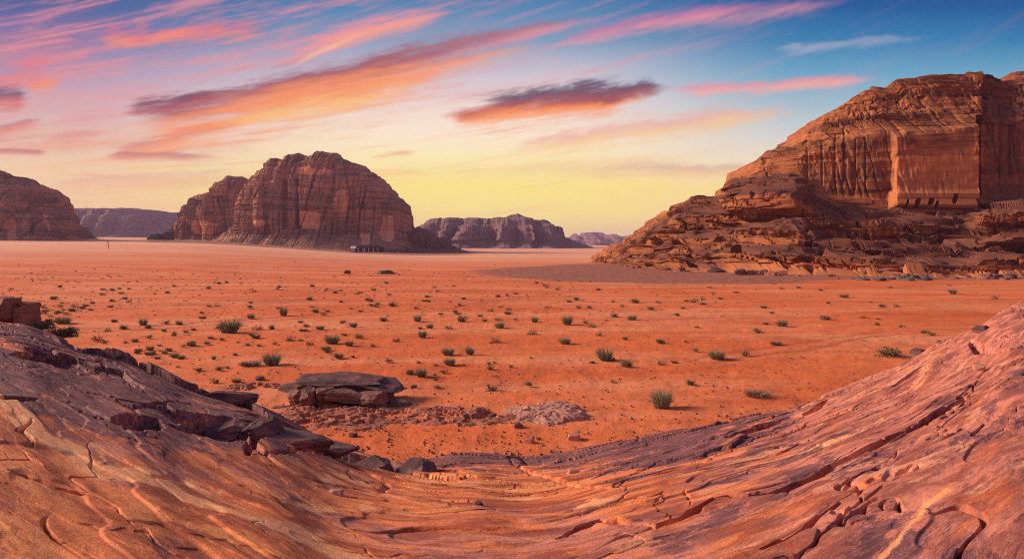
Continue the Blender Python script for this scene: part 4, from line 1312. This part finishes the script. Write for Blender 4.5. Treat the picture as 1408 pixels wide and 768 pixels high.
for (qx, qy, sx, sz, sd_, lb) in [(216, 337, 5.5, 3.4, 301, 'low black boulder with a ragged left end near the domed mesa'), (232, 337, 4.2, 5.2, 302, 'square black boulder, tallest of the three left of the domed mesa'),
                                  (207, 338.5, 2.6, 1.3, 303, 'lowest black rock at the left tip of the boulder group')]:
    Yq = 620.0
    xq = (qx - 704) / FPX * Yq
    o = place(rock_mesh('black_boulder', (sx, 4.0, sz), sd_, M_BLACKROCK, 12, 5, 0.03, 0.08, True), xq, Yq, float(ground_z(xq, Yq)) + sz * 0.55, 0, 3, 8)
    tag(o, lb, 'boulder')
x_, y_, z_ = at_ground(530, 376)
o = massif('rocky_mound', [(505, 377), (512, 376), (520, 372.5), (528, 370), (536, 371.5), (543, 374), (548, 374.5), (551, 377)], y_, 3.5, M_GREYROCK, 120, 60, 2.2, (0.7, 0.15), 0.5, 3, 0.25, 1.0, 105, zbase=z_ - 0.3)
tag(o, 'low grey rocky mound alone on the sand in front of the domed mesa', 'rock mound')
x_, y_, z_ = at_ground(477, 376)
tag(place(rock_mesh('boulder', (0.85, 0.7, 0.6), 318, M_DARKROCK, 12, 4, 0.03, 0.1, True), x_, y_, z_ + 0.35, 0, 0, 20), 'single small dark pointed boulder left of the grey mound', 'boulder')

# ------------------------------------------------------------------ herders' camp at the foot of the dome
def flat_mat(name, c1, c2, scale=3.0):
    m, n, b = new_mat(name, 0.9)
    n.put(b.inputs['Base Color'], n.mix(n.noise(objco(n), scale, 4), c1, c2))
    return m


M_BLACKCLOTH = flat_mat('black_goat_hair_cloth', (0.012, 0.009, 0.010), (0.03, 0.02, 0.022))
M_WHITECLOTH = flat_mat('white_canvas', (0.55, 0.48, 0.48), (0.7, 0.62, 0.60))
M_POLE = flat_mat('wooden_pole', (0.08, 0.05, 0.035), (0.14, 0.09, 0.06))


def make_tent(L, W, H, panels, roofm):
    root = empty('camp_tent', (0, 0, 0))
    vs = [(-L / 2, -W / 2, H * 0.62), (L / 2, -W / 2, H * 0.62), (L / 2, W / 2, H * 0.55), (-L / 2, W / 2, H * 0.55), (-L / 2, 0, H * 0.95), (0, 0, H), (L / 2, 0, H * 0.93)]
    th = [(x, y, z - 0.12) for x, y, z in vs]
    fs = [(0, 5, 4), (0, 1, 5), (1, 6, 5), (4, 5, 3), (5, 2, 3), (5, 6, 2)]
    n0 = len(vs)
    fs2 = [tuple(n0 + i for i in reversed(f)) for f in fs]
    rim = [0, 1, 6, 2, 3, 4]
    side = [(rim[i], rim[(i + 1) % 6], n0 + rim[(i + 1) % 6], n0 + rim[i]) for i in range(6)]
    py_mesh('roof_cloth', vs + th, fs + fs2 + side, roofm, root)
    def slab(name, x0, x1, y0, y1, z0, z1, m):
        v = [(x, y, z) for z in (z0, z1) for y in (y0, y1) for x in (x0, x1)]
        py_mesh(name, v, [(0, 2, 3, 1), (4, 5, 7, 6), (0, 1, 5, 4), (2, 6, 7, 3), (0, 4, 6, 2), (1, 3, 7, 5)], m, root)
    slab('back_wall', -L / 2, L / 2, W / 2 - 0.1, W / 2, 0, H * 0.5, M_BLACKCLOTH)
    slab('side_wall', -L / 2, -L / 2 + 0.1, -W / 2, W / 2 - 0.12, 0, H * 0.58, M_BLACKCLOTH)
    slab('side_wall', L / 2 - 0.1, L / 2, -W / 2, W / 2 - 0.12, 0, H * 0.58, M_BLACKCLOTH)
    for (u0, u1) in panels:
        slab('front_panel', -L / 2 + u0 * L, -L / 2 + u1 * L, -W / 2 + 0.02, -W / 2 + 0.08, 0.1, H * 0.56, M_WHITECLOTH)
    for k in range(4):
        xk = -L / 2 + 0.15 + k * (L - 0.3) / 3
        v, f = tube([(xk, -W / 2 - 0.06, 0), (xk, -W / 2 - 0.06, H * 0.66)], [0.06, 0.05])
        py_mesh('tent_pole', v, f, M_POLE, root)
    return root


YT = 505.0
zt_ = float(ground_z(-118, YT))
tents = [(489, 5.0, 2.6, [(0.1, 0.5)], M_WHITECLOTH, 'white roofed tent at the left end of the dark camp'),
         (497, 5.5, 3.0, [(0.2, 0.32), (0.7, 0.8)], M_BLACKCLOTH, 'black tent right beside the white roofed one'),
         (507, 5.5, 3.1, [(0.1, 0.2), (0.55, 0.62)], M_BLACKCLOTH, 'black tent in the middle of the camp row'),
         (516, 5.0, 3.0, [(0.3, 0.42), (0.8, 0.9)], M_BLACKCLOTH, 'black tent second from the right end of the camp'),
         (523, 3.6, 2.3, [(0.15, 0.3)], M_BLACKCLOTH, 'smallest black tent at the right end of the camp')]
for (qx, L, H, pn, rm, lb) in tents:
    t_ = make_tent(L, 4.0, H, pn, rm)
    t_.location = ((qx - 704) / FPX * YT, YT, zt_)
    t_.scale = (1.3, 1.3, 1.75)
    tag(t_, lb, 'tent', 'tents of the camp under the domed mesa')

# ------------------------------------------------------------------ desert plants
def leaf_mat(name, a, b_, c):
    m, n, b = new_mat(name, 0.85)
    oi = n.node('ShaderNodeObjectInfo')
    ge = n.node('ShaderNodeNewGeometry')
    r1 = E(n, ge.outputs['Random Per Island'])
    cc = n.mix(r1, a, b_)
    cc = n.mix(n.ss(E(n, oi.outputs['Random']), 0.2, 1.0, 0.0, 0.5), cc, c)
    n.put(b.inputs['Base Color'], cc)
    return m


M_GREEN = leaf_mat('green_desert_leaf', (0.11, 0.115, 0.055), (0.40, 0.38, 0.23), (0.30, 0.27, 0.16))
M_GREY = leaf_mat('grey_green_leaf', (0.14, 0.15, 0.085), (0.30, 0.29, 0.18), (0.22, 0.20, 0.12))
M_OLIVE = leaf_mat('dark_olive_leaf', (0.07, 0.065, 0.032), (0.28, 0.23, 0.12), (0.22, 0.16, 0.09))
M_DRY = leaf_mat('dry_brown_twigs', (0.13, 0.080, 0.055), (0.34, 0.24, 0.18), (0.20, 0.12, 0.09))


def blades(n, seed, spread=1.0, height=1.0, width=0.02, upright=0.5, core=0.35):
    """Tapering leaf blades of a tuft of unit radius."""
    r_ = random.Random(seed)
    vs, fs = [], []
    for i in range(n):
        a_ = r_.uniform(0, 2 * math.pi)
        rb = core * math.sqrt(r_.random())
        bx0, by0 = rb * math.cos(a_), rb * math.sin(a_)
        lean = min(1.0, r_.random() ** upright)
        a2 = a_ + r_.uniform(-0.6, 0.6)
        ln = r_.uniform(0.55, 1.0)
        ex, ey = bx0 + math.cos(a2) * lean * ln * spread * (1 - core * 0.4), by0 + math.sin(a2) * lean * ln * spread * (1 - core * 0.4)
        ez = height * ln * math.sqrt(max(0.05, 1 - (lean * 0.92) ** 2))
        mx, my, mz = (bx0 * 0.5 + ex * 0.5) * 0.9, (by0 * 0.5 + ey * 0.5) * 0.9, ez * 0.62
        wd = width * r_.uniform(0.7, 1.4)
        ta = r_.uniform(0, math.pi)
        ux, uy = math.cos(ta) * wd, math.sin(ta) * wd
        k = len(vs)
        vs += [(bx0 - ux, by0 - uy, -0.03), (bx0 + ux, by0 + uy, -0.03), (mx + ux * 0.8, my + uy * 0.8, mz), (mx - ux * 0.8, my - uy * 0.8, mz), (ex, ey, ez)]
        fs += [(k, k + 1, k + 2, k + 3), (k + 3, k + 2, k + 4)]
    return vs, fs


def leaflets(n, seed, w_=0.05):
    """Small leaves filling a squat dome."""
    r_ = random.Random(seed)
    vs, fs = [], []
    lob = [(r_.uniform(-0.5, 0.5), r_.uniform(-0.5, 0.5), r_.uniform(0.1, 0.35), r_.uniform(0.3, 0.5)) for _ in range(7)]
    for i in range(n):
        cx, cy, cz, cr = r_.choice(lob)
        v = Vector((r_.gauss(0, 1), r_.gauss(0, 1), r_.gauss(0, 1))).normalized() * cr * r_.uniform(0.45, 1.05)
        c = Vector((cx, cy, cz)) + v
        if c.z < 0:
            c.z = -c.z * 0.5
        u_ = Vector((r_.gauss(0, 1), r_.gauss(0, 1), r_.gauss(0, 1))).normalized() * w_ * r_.uniform(0.6, 1.5)
        q_ = u_.cross(Vector((r_.gauss(0, 1), r_.gauss(0, 1), r_.gauss(0, 1)))).normalized() * w_ * 0.6
        k = len(vs)
        vs += [c - u_, c + q_, c + u_, c - q_]
        fs.append((k, k + 1, k + 2, k + 3))
    return vs, fs


def stems(seed, n=9):
    r_ = random.Random(seed)
    vs, fs = [], []
    for i in range(n):
        a_ = r_.uniform(0, 6.28)
        l_ = r_.uniform(0.4, 0.75)
        v, f = tube([(0, 0, -0.05), (math.cos(a_) * l_ * 0.4, math.sin(a_) * l_ * 0.4, 0.22), (math.cos(a_) * l_, math.sin(a_) * l_, 0.5 * l_ + 0.1)], [0.025, 0.016, 0.006], 4)
        k = len(vs)
        vs += v
        fs += [tuple(j + k for j in q_) for q_ in f]
    return vs, fs


def proto(kind, seed):
    if kind == 'tuft':
        return blades(620, seed, 1.0, 0.95, 0.014, 0.42, 0.45), M_GREEN
    if kind == 'pale':
        return blades(460, seed, 1.0, 0.95, 0.011, 0.36, 0.35), M_GREY
    if kind == 'bush':
        a_, b_ = leaflets(700, seed, 0.055), blades(110, seed + 1, 0.9, 0.75, 0.014, 0.5, 0.3)
        k = len(a_[0])
        return (a_[0] + b_[0], a_[1] + [tuple(i + k for i in f) for f in b_[1]]), M_OLIVE
    if kind == 'dry':
        return blades(420, seed, 1.0, 0.7, 0.011, 0.35, 0.5), M_DRY
    return leaflets(150, seed, 0.10), M_OLIVE


PROTO = {}
for kd, n_ in (('tuft', 4), ('pale', 3), ('bush', 4), ('dry', 2), ('small', 5)):
    PROTO[kd] = []
    for i in range(n_):
        (v, f), m = proto(kd, 400 + i * 13 + len(kd))
        me = bpy.data.meshes.new(kd + '_foliage')
        me.from_pydata([tuple(q_) for q_ in v], [], f)
        me.materials.append(m)
        PROTO[kd].append(me)
STEM = []
for i in range(3):
    v, f = stems(700 + i)
    me = bpy.data.meshes.new('stems')
    me.from_pydata([tuple(q_) for q_ in v], [], f)
    me.materials.append(M_TWIG)
    STEM.append(me)

# px, base row, width px, height px, kind, label
BIG = [
    (315, 457, 34, 20, 'tuft', 'largest bushy green tuft in the left half of the sand plain'),
    (300, 452, 12, 6, 'bush', 'small dark shrub touching the left side of the largest left tuft'),
    (374, 501, 28, 17, 'tuft', 'spiky green tuft above the dark outcrop, left of its cap'),
    (344, 503, 34, 11, 'dry', 'faint dry grass clump beside the spiky tuft above the outcrop'),
    (457, 472, 24, 13, 'tuft', 'green tuft, larger of the pair in the middle left of the plain'),
    (480, 476, 15, 10, 'pale', 'thin grey green tuft, smaller of the pair in the middle left'),
    (616, 488, 20, 11, 'tuft', 'green tuft left of a thin grey twin, centre of the plain'),
    (646, 487, 17, 12, 'pale', 'thin grey twiggy tuft right of its green neighbour, centre of the plain'),
    (564, 514, 14, 9, 'bush', 'yellow green small bush, left one of the touching pair'),
    (579, 517, 20, 11, 'tuft', 'grey green tuft, right one of the touching pair above the pale slab'),
    (832, 495, 30, 20, 'pale', 'large pale grey rounded shrub right of centre'),
    (842, 496, 10, 6, 'bush', 'dark little bush at the foot of the pale grey shrub'),
    (910, 560, 34, 27, 'tuft', 'biggest green tuft of all, standing near the rim at centre right'),
    (1042, 546, 40, 15, 'dry', 'spreading dry brown brush on a sand hummock near the right rim'),
    (986, 494, 26, 14, 'tuft', 'green tuft halfway between the big tuft and the cliff'),
    (1219, 489, 38, 15, 'bush', 'wide olive bush close to the right rock slope'),
    (1076, 448, 20, 11, 'bush', 'dark green bush on the right side of the plain below the cliff'),
    (1136, 440, 18, 9, 'bush', 'low dark bush further right than the dark green one below the cliff'),
    (1067, 474, 20, 8, 'dry', 'dry twiggy clump with pale stems below the dark green bush'),
    (950, 529, 14, 9, 'bush', 'small bush between the big green tuft and the dry brush'),
    (957, 483, 10, 6, 'small', 'tiny shrub left of the green tuft at centre right'),
    (777, 473, 18, 10, 'tuft', 'rounded green tuft above and left of the pale grey shrub'),
    (780, 446, 20, 15, 'pale', 'pale upright tuft further off, above the rounded green one'),
    (868, 440, 16, 8, 'bush', 'dark bush with a long shadow, right of centre in the middle distance'),
    (735, 443, 11, 9, 'tuft', 'small green tuft between two larger ones in the middle distance'),
    (687, 451, 15, 9, 'tuft', 'dark green tuft a little right of the centre line'),
    (635, 442, 16, 10, 'bush', 'round bush left of the centre line in the middle distance'),
    (617, 452, 12, 6, 'small', 'small shrub under the round bush left of the centre line'),
    (581, 464, 14, 11, 'tuft', 'upright green tuft with a small shadow at centre left'),
    (574, 442, 12, 10, 'tuft', 'dark tuft above the upright green tuft at centre left'),
    (727, 530, 12, 7, 'bush', 'small yellow green bush above the pink slab'),
    (602, 534, 14, 7, 'small', 'small shrub on the sand right of the dark outcrop'),
    (87, 445, 24, 11, 'tuft', 'green shrub on the far left sand right of the boulders'),
    (262, 475, 15, 9, 'bush', 'olive shrub, right one of two on the left sand'),
    (251, 477, 9, 5, 'small', 'tiny dark shrub just left of the olive one on the left sand'),
    (197, 447, 13, 10, 'tuft', 'round green tuft on the left sand above the olive shrubs'),
    (203, 451, 11, 6, 'bush', 'small shrub at the foot of the round green tuft on the left'),
    (247, 446, 12, 7, 'bush', 'dark green shrub right of the round tuft on the left sand'),
    (228, 445, 12, 6, 'small', 'flat shrub between the round tuft and the dark one at left'),
    (390, 434, 15, 15, 'pale', 'tall thin pale tuft in the left middle distance'),
    (373, 453, 10, 9, 'bush', 'small bush under the tall pale tuft'),
    (540, 421, 12, 8, 'bush', 'dark bush far out to the left of centre'),
    (873, 416, 15, 7, 'bush', 'dark bush in the distance near the gravel patch'),
    (1160, 409, 15, 6, 'bush', 'low bush on the sand just below the cliff foot'),
    (1310, 404, 14, 9, 'pale', 'pale pointed shrub on the far right sand'),
    (1368, 411, 12, 6, 'small', 'small olive shrub close to the right edge of the view'),
    (1240, 450, 10, 6, 'small', 'small dark shrub on the right sand above the olive bush'),
    (1232, 422, 10, 5, 'small', 'small green shrub on the far right sand'),
    (703, 505, 9, 5, 'small', 'tiny pale shrub below the twin tufts at the centre'),
    (843, 526, 8, 5, 'small', 'tiny shrub on bare sand below the pale grey shrub'),
    (545, 470, 12, 6, 'small', 'flat little shrub right of the middle left pair'),
    (905, 416, 9, 5, 'small', 'tiny shrub right of the dark bush near the gravel patch'),
    (294, 494, 8, 6, 'pale', 'faint pale tuft left of the dry grass clump'),
    (205, 465, 10, 7, 'small', 'lone small shrub on the left sand below the round tuft'),
]


def z_of_rows(y, rows): return rows / FPX * y


def put_shrub(px_, row, wpx, hpx, kind, label, group=None, seed=0, parts=True):
    x_, y_, z_ = at_ground(px_, row)
    r_ = wpx * 0.5 / FPX * y_
    h_ = hpx / FPX * y_
    meshes = PROTO[kind]
    rz = rnd.uniform(0, 6.28)
    if parts:
        root = empty('desert_shrub', (x_, y_, z_ + 0.02), rz)
        o = bpy.data.objects.new('foliage', meshes[seed % len(meshes)])
        col.objects.link(o)
        o.parent = root
        s_ = bpy.data.objects.new('woody_stems', STEM[seed % 3])
        col.objects.link(s_)
        s_.parent = root
    else:
        root = bpy.data.objects.new('desert_shrub', meshes[seed % len(meshes)])
        col.objects.link(root)
        root.location = (x_, y_, z_)
        root.rotation_euler = (0, 0, rz)
    root.scale = (r_ * 1.25, r_ * 1.25, h_ * 1.25)
    tag(root, label, 'shrub', group)
    return root


for i, (a_, b_, c_, d_, kd, lb) in enumerate(BIG):
    put_shrub(a_, b_, c_, d_, kd, lb, None, i)

# shrubs rooted at the left end of the rim
for (qx, qy, wd, hg, kd, lb) in [(36, 447, 0.42, 0.40, 'bush', 'brownish shrub growing beside the boulders at the left rim'), (62, 457, 0.5, 0.36, 'dry', 'dry shrub hanging over the left rim'),
                                 (70, 460, 0.40, 0.42, 'bush', 'dark olive shrub at the right end of the left rim shrubs')]:
    bx_, by_, bz_ = at_rock(qx, qy)
    root = empty('desert_shrub', (bx_, by_ + 0.5, bz_ - 0.12), 1.0)
    o = bpy.data.objects.new('foliage', PROTO[kd][1])
    col.objects.link(o)
    o.parent = root
    s_ = bpy.data.objects.new('woody_stems', STEM[1])
    col.objects.link(s_)
    s_.parent = root
    root.scale = (wd, wd, hg)
    tag(root, lb, 'shrub')

# the scattered small ones: dense far out on the left, thinning to the right and towards the rim
cand = []
taken = [(b[0], b[1]) for b in BIG]
tries = 0
while len(cand) < 1250 and tries < 90000:
    tries += 1
    px_ = rnd.uniform(0, 1408)
    row = rnd.uniform(352, 540)
    dens = np.interp(row, [352, 366, 374, 384, 405, 430, 460, 500, 540], [0.02, 0.10, 0.45, 1.0, 0.75, 0.30, 0.10, 0.035, 0.012])
    dens *= np.interp(px_, [0, 250, 450, 650, 900, 1100, 1408], [1.0, 1.0, 0.85, 0.55, 0.30, 0.14, 0.10])
    if rnd.random() > dens * 1.9:
        continue
    dens = 1 / 1.9
    wx_, wy_, _ = at_ground(px_, row)
    dens *= 0.25 + 1.6 * float(sst(fbm2(wx_ / 16.0, wy_ / 16.0, 2, 88), -0.25, 0.35))
    if rnd.random() > dens:
        continue
    if row > edge_row(px_) - 12:
        continue
    if row < 390 and px_ > 820:
        continue
    if 370 < px_ < 560 and row > 500:
        continue
    if any(abs(px_ - a_) < 18 and abs(row - b_) < 9 for a_, b_ in taken):
        continue
    if any(abs(px_ - c[0]) < 5 and abs(row - c[1]) < 2.0 for c in cand[-900:]):
        continue
    wpx = 0.78 * rnd.choice([0.4, 0.5, 0.6, 0.7, 0.9, 1.1, 1.5]) * (3.2 + (row - 355) * 0.085)
    cand.append((px_, row, wpx))
cand.sort(key=lambda c: -c[2])
indiv, rest = cand[:238], cand[238:]
for i, (px_, row, wpx) in enumerate(indiv):
    kd = rnd.choice(['bush', 'small', 'small', 'tuft', 'bush', 'small', 'dry'])
    if row > 420:
        lb, gp = 'small shrub on the open orange sand among the larger named tufts', 'small shrubs on the nearer sand'
    elif px_ < 520:
        lb, gp = 'little dark shrub in the dense scatter on the far left sand', 'dark shrubs scattered over the far left sand'
    else:
        lb, gp = 'little dark shrub on the far sand right of the scatter at left', 'dark shrubs scattered over the far middle sand'
    put_shrub(px_, row, wpx, wpx * rnd.uniform(0.38, 0.6), kd, lb, gp, i, parts=(row > 440))
# the farthest and smallest as one ground cover
vs, fs = [], []
for i, (px_, row, wpx) in enumerate(rest):
    x_, y_, z_ = at_ground(px_, row)
    r_ = wpx * 0.5 / FPX * y_
    v, f = leaflets(26, 900 + i, 0.2)
    k = len(vs)
    vs += [(x_ + a_ * r_ * 1.1, y_ + b_ * r_ * 1.1, z_ + c_ * r_ * 0.8) for a_, b_, c_ in v]
    fs += [tuple(j + k for j in q_) for q_ in f]
o = py_mesh('low_scrub', vs, fs, M_OLIVE)
tag(o, 'tiny far off scrub dotted over the sand plain towards the mesas', 'scrub', kind='stuff')

# gravel chips on the sand near the rim
vs, fs = [], []
for i in range(4200):
    px_, row = rnd.uniform(60, 1350), 400 + 240 * rnd.random() ** 0.7
    if row > edge_row(px_) + 6:
        continue
    x_, y_, z_ = at_ground(px_, row)
    r_ = rnd.choice([0.018, 0.022, 0.028, 0.035, 0.045, 0.07]) * (0.7 + row / 900.0)
    k = len(vs)
    for (a_, b_, c_) in ((1, 0, 0), (0.2, 1, 0), (-1, 0.3, 0), (-0.2, -1, 0), (0.1, 0.0, 0.8), (0, 0, -0.5)):
        q_ = rnd.uniform(0.7, 1.2)
        vs.append((x_ + a_ * r_ * q_, y_ + b_ * r_ * q_, z_ + 0.02 + c_ * r_ * q_))
    fs += [(k, k + 1, k + 4), (k + 1, k + 2, k + 4), (k + 2, k + 3, k + 4), (k + 3, k, k + 4), (k + 1, k, k + 5), (k + 2, k + 1, k + 5), (k + 3, k + 2, k + 5), (k, k + 3, k + 5)]
o = py_mesh('gravel', vs, fs, M_REDROCK)
tag(o, 'reddish gravel chips strewn over the nearer sand', 'gravel', kind='stuff')

# a lone thin tree far out on the left
x_, y_, z_ = at_ground(149, 348)
y_ = 330.0
x_ = (149 - 704) / FPX * y_
z_ = float(ground_z(x_, y_))
root = empty('thin_tree', (x_, y_, z_))
tag(root, 'lone thin dead looking tree standing on the far left sand', 'tree')
v, f = tube([(0.3, 0, -0.2), (0.15, 0, 1.2), (-0.05, 0, 2.4), (-0.1, 0, 3.3)], [0.20, 0.15, 0.12, 0.08])
py_mesh('trunk', v, f, M_TWIG, root, True)
v, f = leaflets(160, 77, 0.12)
o = py_mesh('crown', [(a_ * 0.75 - 0.1, b_ * 0.75, c_ * 0.9 + 3.1) for a_, b_, c_ in v], f, M_OLIVE, root)

# ------------------------------------------------------------------ haze
HAZE = 0.00011
hm = bpy.data.materials.new('dusk_haze')
hm.use_nodes = True
hn = hm.node_tree
hn.nodes.clear()
pv = hn.nodes.new('ShaderNodeVolumePrincipled')
pv.inputs['Color'].default_value = (0.66, 0.58, 0.95, 1)
pv.inputs['Density'].default_value = HAZE
pv.inputs['Anisotropy'].default_value = 0.2
ho = hn.nodes.new('ShaderNodeOutputMaterial')
hn.links.new(pv.outputs[0], ho.inputs['Volume'])
b0, b1, hz0, hz1 = 6100.0, 6100.0, -14.0, 130.0
v = [(x, y, z) for z in (hz0, hz1) for y in (-b1, b1) for x in (-b0, b0)]
o = py_mesh('haze', v, [(0, 2, 3, 1), (4, 5, 7, 6), (0, 1, 5, 4), (2, 6, 7, 3), (0, 4, 6, 2), (1, 3, 7, 5)], hm)
tag(o, 'thin pale violet dusk haze lying over the whole desert', 'haze', kind='stuff')
